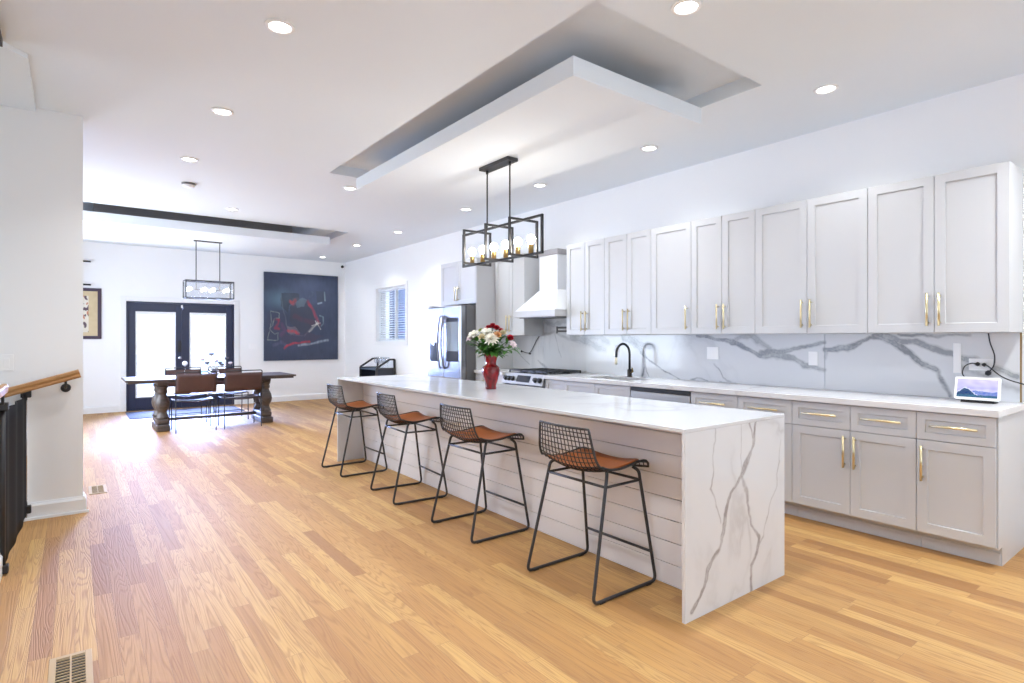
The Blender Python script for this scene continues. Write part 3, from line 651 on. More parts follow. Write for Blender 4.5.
# pot filler
t = thing('pot_filler', 'folded chrome and brass pot filler tap under the hood', 'tap', (4.85, 5.02, 1.44)); o = (0, 0, 0)
mb = MB(); mb.lathe([(.032, .015), (.032, .006), (.02, 0), (.02, -.06)], (0, 0, 0), 16, 'x'); obj('wall_plate', mb, 'brass', t)
mb = MB(); mb.tube([(-.06, 0, -.02), (-.06, 0, .05)], .014, 10); mb.tube([(-.06, 0, .035), (-.075, .30, .035)], .012, 10); mb.tube([(-.075, .30, .05), (-.075, .30, -.035)], .011, 10); mb.tube([(-.075, .29, -.01), (-.085, .06, -.01)], .012, 10)
mb.tube(fillet([(-.085, .06, -.01), (-.087, .02, -.01), (-.087, .02, -.06)], .02), .008, 10); obj('arm', mb, 'darksteel', t)
mb = MB(); mb.tube([(-.06, 0, .05), (-.06, -.0, .065), (-.085, -.03, .07)], .006, 8); obj('lever', mb, 'brass', t)
# cord by the range
mb = MB(); mb.tube(smooth_path([(4.855, 5.76, 1.37), (4.857, 5.83, 1.30), (4.857, 5.93, 1.17), (4.855, 6.00, 1.145), (4.855, 6.12, 1.165)]), .0045, 6)
mb.ball((4.852, 6.13, 1.165), .016, 1); mb.ball((4.852, 5.95, 1.135), .014, 1, (1, 2, .7))
solo('cord', mb, 'black', 'thin black cord dangling on the backsplash left of the hood', 'cord', (4.855, 5.94, 1.13))

# ------------------------------------------------------------------ gas range
t = thing('gas_range', 'stainless slide-in gas range with black grates and five knobs', 'range', (4.53, 5.31, 0)); o = tuple(t.location)
RY0, RY1 = 4.930, 5.688
mb = MB(); mb.box(4.26, XB - .002, RY0, RY1, .03, .905, .003); obj('body', mb, 'darksteel', t, o)
mb = MB(); mb.prism([(4.19, .80), (4.21, .795), (4.26, .795), (4.26, .925), (4.245, .925)], RY0, RY1, 'y'); obj('control_panel', mb, 'litesteel', t, o)
mb = MB(); mb.box(4.246, XB - .003, RY0, RY1, .906, .926, .003); obj('cooktop', mb, 'steel', t, o)
def on_panel(y, f, out=.0):   # point on sloped control face, f 0 bottom..1 top
    return Vector((4.19 + .055 * f - out * .915, y, .80 + .125 * f + out * .40))
nrm = Vector((-.915, 0, .403))
for y in (4.985, 5.065, 5.49, 5.56, 5.63):
    c = on_panel(y, .45); mb = MB(); mb.tube([c + nrm * .001, c + nrm * .008], .031, 18); mb.tube([c + nrm * .008, c + nrm * .034], [.026, .021], 18); obj('knob', mb, 'black', t, o)
mb = MB(); a = [on_panel(y, f, .002) for y, f in ((5.17, .2), (5.42, .2), (5.42, .8), (5.17, .8))]; b = [p - nrm * .004 for p in a]
va = [mb.bm.verts.new(p) for p in a]; vb = [mb.bm.verts.new(p) for p in b]; mb.bm.faces.new(va)
for i in range(4): mb.bm.faces.new((va[i], va[(i + 1) % 4], vb[(i + 1) % 4], vb[i]))
obj('display', mb, 'screenglass', t, o)
mb = MB(); mb.box(4.225, 4.259, RY0 + .006, RY1 - .006, .20, .785, .004); door = obj('oven_door', mb, 'steel', t, o)
mb = MB(); mb.box(4.2225, 4.2245, RY0 + .12, RY1 - .12, .32, .62); obj('oven_window', mb, 'screenglass', door, o)
mb = MB(); mb.tube([(4.18, RY0 + .06, .735), (4.18, RY1 - .06, .735)], .011, 10)
for y in (RY0 + .1, RY1 - .1): mb.tube([(4.18, y, .735), (4.2245, y, .735)], .008, 8)
obj('handle', mb, 'steel', door, o)
mb = MB(); mb.box(4.23, 4.259, RY0 + .006, RY1 - .006, .04, .19, .004); obj('bottom_drawer', mb, 'steel', t, o)
for k in range(3):
    y0 = RY0 + .02 + k * .24; y1 = y0 + .235; mb = MB(); z0, z1 = .945, .957
    for y in (y0 + .008, (y0 + y1) / 2, y1 - .008): mb.box(4.29, 4.83, y - .006, y + .006, z0, z1)
    for x in (4.296, 4.42, 4.56, 4.70, 4.824): mb.box(x - .006, x + .006, y0, y1, z0, z1 + .001)
    for x in (4.296, 4.824):
        for y in (y0 + .008, y1 - .008): mb.box(x - .006, x + .006, y - .006, y + .006, .9265, z0)
    obj('grate', mb, 'black', t, o)
for x, y in ((4.42, 5.07), (4.70, 5.07), (4.56, 5.31), (4.42, 5.55), (4.70, 5.55)):
    mb = MB(); mb.lathe([(.05, .9263), (.05, .932), (.036, .933), (.036, .942), (.0001, .943)], (x, y, 0), 18); obj('burner', mb, 'black', t, o)

# ------------------------------------------------------------------ dishwasher
t = thing('dishwasher', 'stainless dishwasher with black top edge between base cabinets', 'dishwasher', (4.55, 3.332, 0)); o = tuple(t.location)
mb = MB(); mb.box(4.26, XB - .01, 2.996, 3.668, .03, .88); obj('body', mb, 'darksteel', t, o)
mb = MB(); mb.box(4.232, 4.259, 3.000, 3.664, .12, .842, .003); door = obj('door', mb, 'litesteel', t, o)
mb = MB(); mb.box(4.238, 4.2595, 3.000, 3.664, .8435, .878); obj('control_strip', mb, 'black', t, o)
mb = MB(); mb.tube([(4.20, 3.04, .66), (4.20, 3.624, .66)], .010, 10)
for y in (3.07, 3.594): mb.tube([(4.20, y, .66), (4.2315, y, .66)], .008, 8)
obj('handle', mb, 'steel', door, o)
mb = MB(); mb.box(4.34, 4.352, 3.0, 3.664, .0, .11); obj('toe_kick', mb, 'black', t, o)

# ------------------------------------------------------------------ refrigerator
t = thing('refrigerator', 'stainless French door fridge with dispenser and bowed handles', 'fridge', (4.45, 6.81, 0)); o = tuple(t.location)
FX, FY0, FY1, FZ = 4.025, 6.366, 7.255, 1.785
mb = MB(); mb.box(4.112, XB - .02, FY0 + .004, FY1 - .004, .02, FZ, .004); obj('body', mb, 'darksteel', t, o, label='dark grey fridge side')
ym = (FY0 + FY1) / 2; zs = .80
def fridge_door(name, y0, y1, z0, z1):
    mb = MB(); mb.box(FX, 4.105, y0, y1, z0, z1, .012, 3); return obj(name, mb, 'steel', t, o)
dr = fridge_door('door', FY0, ym - .003, zs, 1.775)
dl = fridge_door('door', ym + .003, FY1, zs, 1.775)
mb = MB(); mb.box(FX - .0025, FX - .0003, 6.435, 6.735, 1.03, 1.60); obj('glass_panel', mb, 'fridgeglass', dr, o, label='pale glass door panel')
for zb0, zb1 in ((1.03, 1.17), (1.565, 1.62)):
    mb = MB(); mb.box(FX - .004, FX - .0027, 6.435, 6.735, zb0, zb1); obj('panel_band', mb, 'screenglass', dr, o)
mb = MB(); mb.box(FX - .003, FX - .0003, 6.95, 7.19, 1.02, 1.33, .001); dsp = obj('dispenser', mb, 'screenglass', dl, o, label='dark water dispenser recess')
mb = MB(); mb.box(FX - .006, FX - .0032, 6.95, 7.19, 1.28, 1.45, .001); mb.box(FX - .02, FX - .0062, 7.04, 7.10, 1.25, 1.30); obj('dispenser_panel', mb, 'steel', dsp, o)
for d_, y in ((dr, ym - .045), (dl, ym + .045)):
    mb = MB(); pts = [(FX - .002, y, .93)] + [(FX - .035 - .035 * math.sin(PI * k / 12), y, .95 + .68 * k / 12) for k in range(13)] + [(FX - .002, y, 1.65)]
    mb.tube(pts, .013, 10); obj('handle', mb, 'darksteel', d_, o)
f1 = fridge_door('freezer_drawer', FY0, FY1, .43, zs - .014); f2 = fridge_door('freezer_drawer', FY0, FY1, .06, .418)
for f_, z in ((f1, .72), (f2, .36)):
    mb = MB(); mb.tube([(FX - .055, FY0 + .08, z), (FX - .055, FY1 - .08, z)], .012, 10)
    for y in (FY0 + .1, FY1 - .1): mb.tube([(FX - .055, y, z), (FX - .0003, y, z)], .010, 8)
    obj('handle', mb, 'chrome', f_, o)
mb = MB()
for y in (FY0 + .05, FY1 - .05): mb.box(4.04, 4.16, y - .04, y + .04, FZ - .008 + .009, FZ + .014, .003)
obj('hinge_cover', mb, 'darksteel', t, o)

# ------------------------------------------------------------------ outlets, plates and the smart display on the counter
def plate(yc, zc, w_, h_, label, x=GX - .0005, slots=1, kind='outlet'):
    t = thing('wall_outlet' if kind == 'outlet' else 'light_switch', label, kind, (x, yc, zc)); o = (0, 0, 0)
    mb = MB(); mb.box(-.006, 0, -w_ / 2, w_ / 2, -h_ / 2, h_ / 2, .002); p = obj('plate', mb, 'plastic', t)
    for k in range(slots):
        yo = (k - (slots - 1) / 2) * .046
        mb = MB(); mb.box(-.0085, -.0061, yo - .0165, yo + .0165, -.033 if h_ > w_ or slots > 1 else -.0165, .033 if h_ > w_ or slots > 1 else .0165, .001); obj('rocker' if kind != 'outlet' else 'socket', mb, 'plastic', t)
    return t
plate(3.19, 1.20, .125, .118, 'white double outlet plate on the marble backsplash above the dishwasher', slots=2)
plate(2.25, 1.175, .075, .115, 'small white outlet on backsplash just left of the slab joint')
plate(4.42, 1.20, .075, .115, 'white outlet on the backsplash behind the black faucet')
plate(1.275, 1.205, .045, .205, 'tall narrow white plate on backsplash left of the display outlet', kind='switch')
plate(1.145, 1.165, .13, .080, 'white outlet with black plugs above the smart display', slots=2)
t = thing('smart_display', 'white framed smart display with a lit landscape screen on the counter', 'smart display', (4.64, 1.105, .9265)); o = (0, 0, 0)
mb = MB(); mb.prism([(-.035, 0), (.07, 0), (.06, .03), (.03, .055), (-.02, .025)], -.085, .085, 'y'); obj('base', mb, 'black', t)
tl = math.radians(14); ca, sa = math.cos(tl), math.sin(tl); dW, dH = .118, .150
def tp(a, b, d): return (-.045 + b * sa + d * ca, a, .020 + b * ca - d * sa)
mb = MB(); vs = []
for d in (0, .012):
    pts = []
    for (ca_, cb_), (s1, s2) in (((-dW, 0), (1, 1)), ((dW, 0), (-1, 1)), ((dW, dH), (-1, -1)), ((-dW, dH), (1, -1))):
        r = .008
        k = [(ca_ + s1 * r, cb_), (ca_, cb_ + s2 * r)]
        if s1 * s2 > 0: k = k[::-1]
        pts += k
    vs.append([mb.bm.verts.new(tp(a, b, d)) for a, b in pts])
n = len(vs[0])
for i in range(n): mb.bm.faces.new((vs[0][i], vs[0][(i + 1) % n], vs[1][(i + 1) % n], vs[1][i]))
mb.bm.faces.new(vs[0][::-1]); mb.bm.faces.new(vs[1]); obj('bezel', mb, 'plastic', t)
mb = MB(); nu, nv = 96, 60; g = []; cols = []
for i in range(nu + 1):
    row = []
    for j in range(nv + 1):
        u, v = i / nu, j / nv      # u: 0 = right side in view .. 1 = left side
        row.append(mb.bm.verts.new(tp(-dW + .013 + u * (2 * dW - .026), .016 + v * (dH - .032), -.0006)))
        x = 1 - u; nz = noise.noise(Vector((x * 5, v * 5, 1))); n2 = noise.noise(Vector((x * 14, v * 14, 4)))
        sky = (.30 + .28 * v + .1 * nz, .33 + .20 * v + .1 * nz, .72 + .15 * v)
        ridge1 = .30 + .32 * x + .10 * math.sin(x * 5.0) + .04 * n2
        ridge2 = .42 * math.exp(-((x - .22) / .2) ** 2) + .12 + .05 * n2
        c = sky
        if v < ridge1: c = (.52 + .2 * nz, .50 + .2 * nz, .80)
        if v < ridge1 - .16 + .05 * nz: c = (.16 + .1 * n2, .22 + .1 * n2, .52)
        if v < ridge2: c = (.03 + .03 * n2, .07 + .05 * n2, .16) if v < ridge2 - .05 else (.62, .66, .86)
        if v < .13 + .03 * n2: c = (.04, .12 + .05 * n2, .20)
        cols.append(tuple(max(0, k) * .62 for k in c))
    g.append(row)
for i in range(nu):
    for j in range(nv): mb.bm.faces.new((g[i][j], g[i + 1][j], g[i + 1][j + 1], g[i][j + 1]))
p = obj('screen', mb, 'screen', t, label='lit screen showing blue and violet mountains'); set_attr(p, 'paint', cols, True)
def cord(name_label, pts, balls=(), r=.004):
    mb = MB(); mb.tube(smooth_path(pts), r, 6)
    for b_, br in balls: mb.ball(b_, br, 1)
    solo('power_cord', mb, 'black', name_label, 'cord', tuple(pts[0]))
xo = GX - .012
cord('black cord looping from the left plug down behind the smart display', [(xo, 1.163, 1.168), (xo - .02, 1.19, 1.172), (xo - .02, 1.225, 1.15), (xo - .03, 1.235, 1.10), (xo - .06, 1.20, 1.06)], [((xo - .008, 1.158, 1.168), .015)])
cord('black cord hanging from the wall cabinet down to its adapter', [(xo - .01, 1.10, 1.376), (xo - .012, 1.09, 1.31), (xo - .012, 1.068, 1.23), (xo - .014, 1.072, 1.16), (xo - .016, 1.10, 1.115), (xo - .02, 1.115, 1.115)], [((xo - .016, 1.10, 1.11), .020)])
cord('black cord running from the right plug across to the wall edge', [(xo, 1.123, 1.165), (xo - .014, 1.10, 1.155), (xo - .012, 1.03, 1.09), (xo - .008, .95, 1.055), (xo + .003, .85, 1.035), (xo + .003, .70, 1.06)], [((xo - .008, 1.123, 1.165), .014)])

# ------------------------------------------------------------------ vase of flowers
VX, VY = 2.793, 3.945
vp = [(.046, .0), (.047, .012), (.044, .028), (.056, .075), (.072, .125), (.076, .160), (.070, .185), (.052, .200), (.044, .208), (.046, .235), (.056, .275), (.062, .290)]
mb = MB(); mb.lathe(vp + [(.058, .290), (.050, .270), (.040, .21), (.060, .18), (.064, .14), (.04, .03), (.0001, .02)], n=36)
for v in mb.bm.verts:
    a = math.atan2(v.co.y, v.co.x); k = 1 + .022 * math.cos(a * 12); v.co.x *= k; v.co.y *= k
solo('vase', mb, 'redglass', 'ribbed red glass vase standing on the island worktop', 'vase', (0, 0, 0)).location = (VX, VY, IH + .0005)
rnd = random.Random(5)
def petal(mb, c, d, up, length, width, curl, n=5):
    """one curved petal from c along d, curling toward -up"""
    d = Vector(d).normalized(); up = Vector(up).normalized(); s_ = d.cross(up).normalized(); c = Vector(c); rows = []
    for i in range(n + 1):
        f = i / n; p = c + d * length * f + up * (length * (.35 * math.sin(f * PI * .6) - curl * f * f)); w_ = width * (math.sin(PI * min(1, f * .85 + .12)) ** .8) * .5 + .0005
        rows.append([mb.bm.verts.new(p + s_ * w_ * q + up * (abs(q) * width * .10)) for q in (-1, 0, 1)])
    for A, B in zip(rows, rows[1:]):
        for k in range(2):
            f_ = mb.bm.faces.new((A[k], A[k + 1], B[k + 1], B[k])); f_.smooth = True
def bloom_mesh(kind, c, axis, R, seed):
    mb = MB(); r_ = random.Random(seed); ax = Vector(axis).normalized(); q = ax.to_track_quat('Z', 'Y')
    def w_(v): return q @ Vector(v)
    if kind == 'lily':
        for ring, n, tilt in ((0, 6, .55), (1, 5, 1.1)):
            for k in range(n):
                a = 2 * PI * (k + .5 * ring) / n + r_.random() * .2
                petal(mb, Vector(c), w_((math.cos(a), math.sin(a), tilt)), w_((-math.cos(a) * .3, -math.sin(a) * .3, 1)), R * 1.05, R * .62, .45)
    elif kind == 'mum':
        for ring, n, tilt, l_ in ((0, 13, .05, 1.0), (1, 12, .5, .92), (2, 9, 1.2, .75), (3, 6, 2.6, .55)):
            for k in range(n):
                a = 2 * PI * k / n + ring * .3 + r_.random() * .15
                petal(mb, Vector(c), w_((math.cos(a), math.sin(a), tilt)), w_((-math.cos(a) * .3, -math.sin(a) * .3, 1)), R * l_, R * .34, .25)
    else:   # rose / carnation: cupped overlapping petals
        for ring, n, tilt, l_ in ((0, 6, .35, .95), (1, 6, 1.0, .85), (2, 5, 2.0, .75), (3, 4, 4.0, .65)):
            for k in range(n):
                a = 2 * PI * k / n + ring * .5 + r_.random() * .2
                petal(mb, Vector(c), w_((math.cos(a), math.sin(a), tilt)), w_((-math.cos(a), -math.sin(a), .8)), R * l_, R * .9, .1)
    return mb
RIGHT = Vector((.794, -.607, 0)); FWD = Vector((.607, .794, 0))   # directions across and into the bouquet as it is turned to the room
FL = [('mum', 'white_petal', .000, -.09, .470, .072, 'large white bloom at the front centre of the bouquet'),
      ('lily', 'white_petal', -.045, -.04, .515, .055, 'white bloom left of centre, upper row of the bouquet'),
      ('rose', 'peach', .055, -.07, .495, .050, 'peach bloom right beside the large white bloom'),
      ('rose', 'cream', -.085, -.08, .485, .045, 'cream bloom left of the large white bloom'),
      ('rose', 'red_petal', -.030, .00, .560, .040, 'red bloom at the top left of the bouquet crown'),
      ('rose', 'red_petal', .010, .01, .575, .042, 'topmost red bloom of the bouquet'),
      ('rose', 'red_petal', .045, .00, .560, .040, 'red bloom at the top right of the bouquet crown'),
      ('rose', 'red_petal', .172, -.01, .475, .045, 'red bloom at the far right edge of the bouquet'),
      ('lily', 'pink', .200, -.05, .425, .035, 'small pale pink bloom hanging low at the right edge'),
      ('lily', 'white_petal', -.165, -.03, .500, .050, 'pale bloom at the far left edge of the bouquet'),
      ('lily', 'pink', -.195, -.02, .475, .040, 'small pale pink bloom drooping at the left edge'),
      ('rose', 'greenbud', -.105, .03, .540, .032, 'yellow green bud at the upper left of the bouquet'),
      ('rose', 'cream', .105, .02, .520, .040, 'cream bloom between peach bloom and right red bloom'),
      ('lily', 'pink', .02, .12, .510, .05, 'pale bloom at the back of the bouquet'),
      ('rose', 'red_petal', .085, .07, .540, .036, 'dark red bloom behind the peach bloom')]
def leaf(mb, p, d, length, width, droop):
    d = Vector(d).normalized(); s_ = d.cross(Vector((0, 0, 1)))
    if s_.length < .05: s_ = Vector((1, 0, 0))
    s_.normalize(); up = s_.cross(d); rows = []
    for i in range(7):
        f = i / 6; c = Vector(p) + d * length * f - Vector((0, 0, 1)) * droop * length * f * f; w_ = width * math.sin(PI * (f * .93 + .06)) * .5 + .0004
        rows.append([mb.bm.verts.new(c + s_ * w_ * q + up * abs(q) * w_ * .25) for q in (-1, 0, 1)])
    for A, B in zip(rows, rows[1:]):
        for k in range(2):
            f_ = mb.bm.faces.new((A[k], A[k + 1], B[k + 1], B[k])); f_.smooth = True
for i, (kind, m_, a, b, h, R, lab) in enumerate(FL):
    base = Vector((VX, VY, IH)); tip = base + RIGHT * (a * .86 + .006) + FWD * b + Vector((0, 0, h - .060))
    th = i * 2.4; foot = base + Vector((.022 * math.cos(th), .022 * math.sin(th), .045))
    neck = base + RIGHT * a * .12 + FWD * b * .12 + Vector((.018 * math.cos(th), .018 * math.sin(th), .275))
    t = thing('flower', lab + ', in the red vase', 'flower', tuple(foot), 'flowers in the red vase'); o = tuple(foot)
    path = smooth_path([foot, neck, neck.lerp(tip, .5) + Vector((0, 0, .02)), tip], 5)
    mb = MB(); mb.tube(path, .0028, 6); obj('stem', mb, 'stem', t, o)
    axis = (tip - neck).normalized() + Vector((0, 0, .5)) - FWD * .6
    obj('bloom', bloom_mesh(kind, tip, axis, R * (1.22 if kind != 'mum' else 1.05), i), m_, t, o)
    if kind != 'rose':
        mb = MB(); mb.ball(tip + axis.normalized() * R * .28, R * .16, 1, jit=.2, seed=i); obj('flower_centre', mb, 'yellow', t, o)
    mb = MB()
    for k in range(13):
        f = rnd.uniform(.05, .95); p = neck.lerp(tip, f) + Vector((0, 0, -.01)); out = (p - base); out.z = 0
        d = out.normalized() * rnd.uniform(.2, 1) + Vector((rnd.uniform(-.8, .8), rnd.uniform(-.8, .8), rnd.uniform(.0, .9)))
        leaf(mb, p, d, rnd.uniform(.065, .115), rnd.uniform(.030, .052), rnd.uniform(.1, .6))
    obj('leaves', mb, 'leaf', t, o)

# ------------------------------------------------------------------ bar stools
def make_stool(label):
    t = thing('bar_stool', label, 'bar stool', (0, 0, 0), 'wire bar stools along the island')
    BT, FT = (-.105, .222, .628), (.150, .220, .612)
    r = .0090
    for s in (-1, 1):
        pts = fillet([(-.060, s * .180, .638), (-.100, s * .222, .632), (-.244, s * .262, .0100), (.244, s * .262, .0100), (.152, s * .220, .618), (.135, s * .19, .638)], .038, 7)
        mb = MB(); mb.tube(pts, r, 9); obj('sled_leg', mb, 'iron', t)
    def leg(s, back, z):
        a, b = ((-.244, .262, .0100), (-.100, .222, .632)) if back else ((.244, .262, .0100), (.152, .220, .618))
        f = (z - a[2]) / (b[2] - a[2]); return (a[0] + (b[0] - a[0]) * f, s * (a[1] + (b[1] - a[1]) * f), z)
    mb = MB(); zr = .568; c = [leg(-1, True, zr), leg(1, True, zr), leg(1, False, zr), leg(-1, False, zr)]
    for i in range(4): mb.tube([c[i], c[(i + 1) % 4]], .0075, 8)
    obj('stretcher_ring', mb, 'iron', t)
    mb = MB(); mb.tube([leg(-1, False, .17), leg(1, False, .17)], .008, 8); obj('footrest', mb, 'iron', t)
    for s in (-1, 1):
        for xg in (-.18, .18):
            mb = MB(); mb.box(xg - .02, xg + .02, s * .262 - .009, s * .262 + .009, 0.0, .004, .001); obj('floor_glide', mb, 'black', t)
    prof = smooth_path([(-.215, 0, .872), (-.203, 0, .80), (-.185, 0, .72), (-.150, 0, .668), (-.09, 0, .646), (-.02, 0, .640), (.06, 0, .648), (.13, 0, .658), (.185, 0, .660), (.213, 0, .645), (.218, 0, .622)], 6)
    LN = [0]
    for a, b in zip(prof, prof[1:]): LN.append(LN[-1] + (b - a).length)
    TL = LN[-1]
    def at(s_):
        d = s_ * TL
        for i in range(len(prof) - 1):
            if LN[i + 1] >= d: return prof[i].lerp(prof[i + 1], (d - LN[i]) / (LN[i + 1] - LN[i]))
        return prof[-1]
    def hw(s_): return .192 + (.232 - .192) * min(1, s_ / .36) if s_ < .36 else .232
    def shell(s_, v):     # v in -1..1
        p = at(s_); sag = .030 * (1 - v * v) * min(1, max(0, (s_ - .12) / .2)) * (1 if s_ < .8 else max(.15, (1 - s_) / .2))
        back = max(0, 1 - s_ / .35)
        return Vector((p.x - back * .022 * (1 - v * v) + back * .01, v * hw(s_), p.z - sag + .012 * (v * v) * (0 if s_ < .35 else 1)))
    mb = MB(); nL, nT = 15, 25
    for k in range(1, nL): v = -1 + 2 * k / nL; mb.tube([shell(i / 44, v) for i in range(45)], .0029, 5, caps=False)
    for k in range(1, nT): s_ = k / nT; mb.tube([shell(s_, -1 + 2 * i / 12) for i in range(13)], .0029, 5, caps=False)
    obj('wire_shell', mb, 'black', t, label='black wire grid back and seat')
    mb = MB(); rim = [shell(i / 30, -1) for i in range(31)] + [shell(1, -1 + 2 * i / 10) for i in range(1, 10)] + [shell(1 - i / 30, 1) for i in range(31)] + [shell(0, 1 - 2 * i / 10) for i in range(1, 10)]
    mb.tube(rim, .0068, 7, closed=True); obj('rim', mb, 'iron', t)
    def pad(u, v):
        s_ = .335 + u * (.915 - .335); e = 1 - (abs(2 * u - 1) ** 7) * .12; p = shell(s_, (2 * v - 1) * .93 * e); return p + Vector((0, 0, .0055))
    def pad2(u, v): p = pad(u, v); return p + Vector((0, 0, .013 * (1 - max(abs(2 * u - 1), abs(2 * v - 1)) ** 8 * .7)))
    mb = MB(); nu, nv = 26, 18
    g1 = [[mb.bm.verts.new(pad(i / nu, j / nv)) for j in range(nv + 1)] for i in range(nu + 1)]; g2 = [[mb.bm.verts.new(pad2(i / nu, j / nv)) for j in range(nv + 1)] for i in range(nu + 1)]
    for g in (g1, g2):
        for i in range(nu):
            for j in range(nv): f_ = mb.bm.faces.new((g[i][j], g[i + 1][j], g[i + 1][j + 1], g[i][j + 1])); f_.smooth = True
    for i in range(nu):
        for j in (0, nv): mb.bm.faces.new((g1[i][j], g1[i + 1][j], g2[i + 1][j], g2[i][j]))
    for j in range(nv):
        for i in (0, nu): mb.bm.faces.new((g1[i][j], g1[i][j + 1], g2[i][j + 1], g2[i][j]))
    obj('seat_pad', mb, 'leather', t, label='tan leather seat pad')
    return t
st = make_stool('black wire bar stool with tan pad, nearest one at the island'); st.location = (2.300, 2.285, 0)
dup(st, (2.288, 3.375, 0), 'black wire bar stool with tan pad, second from the near end of island')
dup(st, (2.285, 4.462, 0), 'black wire bar stool with tan pad, third from the near end of island', rz=math.radians(-4))
dup(st, (2.270, 5.632, 0), 'black wire bar stool with tan pad, farthest at the island end')

# ------------------------------------------------------------------ pendant over the island
t = thing('pendant_light', 'black pendant of crossed square frames with six globe bulbs over the island', 'pendant light', (2.89, 3.97, 2.0)); o = tuple(t.location)
mb = MB(); mb.box(2.835, 2.945, 3.765, 4.190, 2.820, 2.8485, .003); obj('canopy', mb, 'black', t, o)
mb = MB()
for y in (3.81, 4.14): mb.tube([(2.89, y, 2.318), (2.89, y, 2.82)], .0065, 8); mb.tube([(2.89, y, 2.79), (2.89, y, 2.82)], .012, 8)
obj('rods', mb, 'black', t, o)
bw_ = .018; za, zb = 2.012, 2.303
mb = MB()
for z in (za, zb): mb.bar((2.89, 3.385, z), (2.89, 4.535, z), bw_)
for y in (3.385 + bw_ / 2, 4.535 - bw_ / 2): mb.bar((2.89, y, za), (2.89, y, zb), bw_)
obj('long_frame', mb, 'black', t, o)
for y in (3.63, 3.965, 4.30):
    mb = MB(); x0, x1 = 2.742, 3.043
    for z in (za - .0, zb + .0): mb.bar((x0, y, z), (x1, y, z), bw_ * .98)
    for x in (x0 + bw_ / 2, x1 - bw_ / 2): mb.bar((x, y, za), (x, y, zb), bw_ * .98)
    obj('cross_frame', mb, 'black', t, o)
for y in (3.53, 3.70, 3.866, 4.04, 4.21, 4.38):
    mb = MB(); mb.lathe([(.021, za + .0095), (.021, za + .078), (.016, za + .082)], (2.89, y, 0), 14); sk = obj('socket', mb, 'brass', t, o, label='brass bulb socket')
    mb = MB(); mb.lathe([(.012, za + .0825), (.013, za + .088), (.026, za + .100), (.034, za + .118), (.034, za + .128), (.026, za + .146), (.013, za + .155), (.0001, za + .157)], (2.89, y, 0), 18); obj('bulb', mb, 'bulb', sk, o)

# ------------------------------------------------------------------ dining area
TX0, TX1, TY0, TY1, TZ = .55, 2.84, 9.45, 10.35, .76
t = thing('dining_table', 'long dark wood dining table on turned pedestals in front of the doors', 'table', (1.695, 9.9, 0)); o = tuple(t.location)
mb = MB(); mb.box(TX0, TX1, TY0, TY1, TZ - .028, TZ, .006, 2); mb.box(TX0 + .03, TX1 - .03, TY0 + .03, TY1 - .03, TZ - .055, TZ - .0285, .006, 2); obj('tabletop', mb, 'darkwood', t, o)
for xc in (1.01, 2.43):
    mb = MB()
    ped = [(.13, .18), (.115, .20), (.10, .23), (.085, .255), (.085, .275), (.125, .33), (.142, .385), (.125, .45), (.085, .51), (.075, .535), (.095, .555), (.095, .575), (.085, .60), (.11, .635), (.11, .655)]
    for yc in (9.70, 10.10):
        mb.lathe([(r * .70, h) for r, h in ped], (xc, yc, 0), 24)
    mb.box(xc - .066, xc + .066, 9.62, 10.18, .66, .704, .01, 2); mb.box(xc - .076, xc + .076, 9.60, 10.20, .10, .175, .02, 2)
    mb.box(xc - .09, xc + .09, 9.56, 10.24, .0, .095, .02, 2)
    obj('pedestal', mb, 'darkwood', t, o)
mb = MB(); mb.box(1.102, 2.338, 9.87, 9.93, .115, .16, .004); obj('stretcher', mb, 'darkwood', t, o)
def make_chair(label):
    t = thing('dining_chair', label, 'chair', (0, 0, 0), 'dining chairs at the dark table')   # origin between the feet, back toward -y
    w_ = .255; r = .0075
    for s in (-1, 1):
        mb = MB(); mb.tube([(s * w_, -.235, .0), (s * w_, -.215, .45)], r, 8); obj('leg', mb, 'black', t)
        mb = MB(); mb.tube([(s * w_, .225, .0), (s * w_, .215, .45)], r, 8); obj('leg', mb, 'black', t)
    mb = MB(); mb.tube(fillet([(-w_, -.215, .45), (-w_, -.278, .862), (w_, -.278, .862), (w_, -.215, .45)], .03), r, 8); obj('back_frame', mb, 'black', t)
    mb = MB()
    for s in (-1, 1): mb.tube([(s * w_, -.22, .45), (s * w_, .218, .45)], r, 8)
    for y in (-.217, .217): mb.tube([(-w_, y, .45), (w_, y, .45)], r, 8)
    obj('seat_frame', mb, 'black', t)
    mb = MB(); mb.tube([(-w_ + .004, .222, .17), (w_ - .004, .222, .17)], .006, 8); obj('stretcher', mb, 'black', t)
    mb = MB(); mb.sheet(lambda u, v: ((u * 2 - 1) * (w_ - .002), -.232 - .055 * (v * .9 + .1) - .018 * math.sin(PI * u), .562 + .268 * v), 14, 6, .008); obj('backrest', mb, 'brown', t, label='brown leather sling back')
    mb = MB(); mb.sheet(lambda u, v: ((u * 2 - 1) * (w_ - .008), -.20 + .405 * v, .452 - .022 * math.sin(PI * u)), 14, 8, .008); obj('seat', mb, 'brown', t)
    return t
ch = make_chair('brown leather chair with black frame, left one on the near side of dining table'); ch.location = (1.385, 9.50, 0)
dup(ch, (2.010, 9.50, 0), 'brown leather chair with black frame, right one on the near side of dining table')
dup(ch, (1.41, 10.42, 0), 'leather chair on the far side of dining table, left one by the doors', rz=PI)
dup(ch, (2.03, 10.42, 0), 'leather chair on the far side of dining table, right one by the doors', rz=PI)
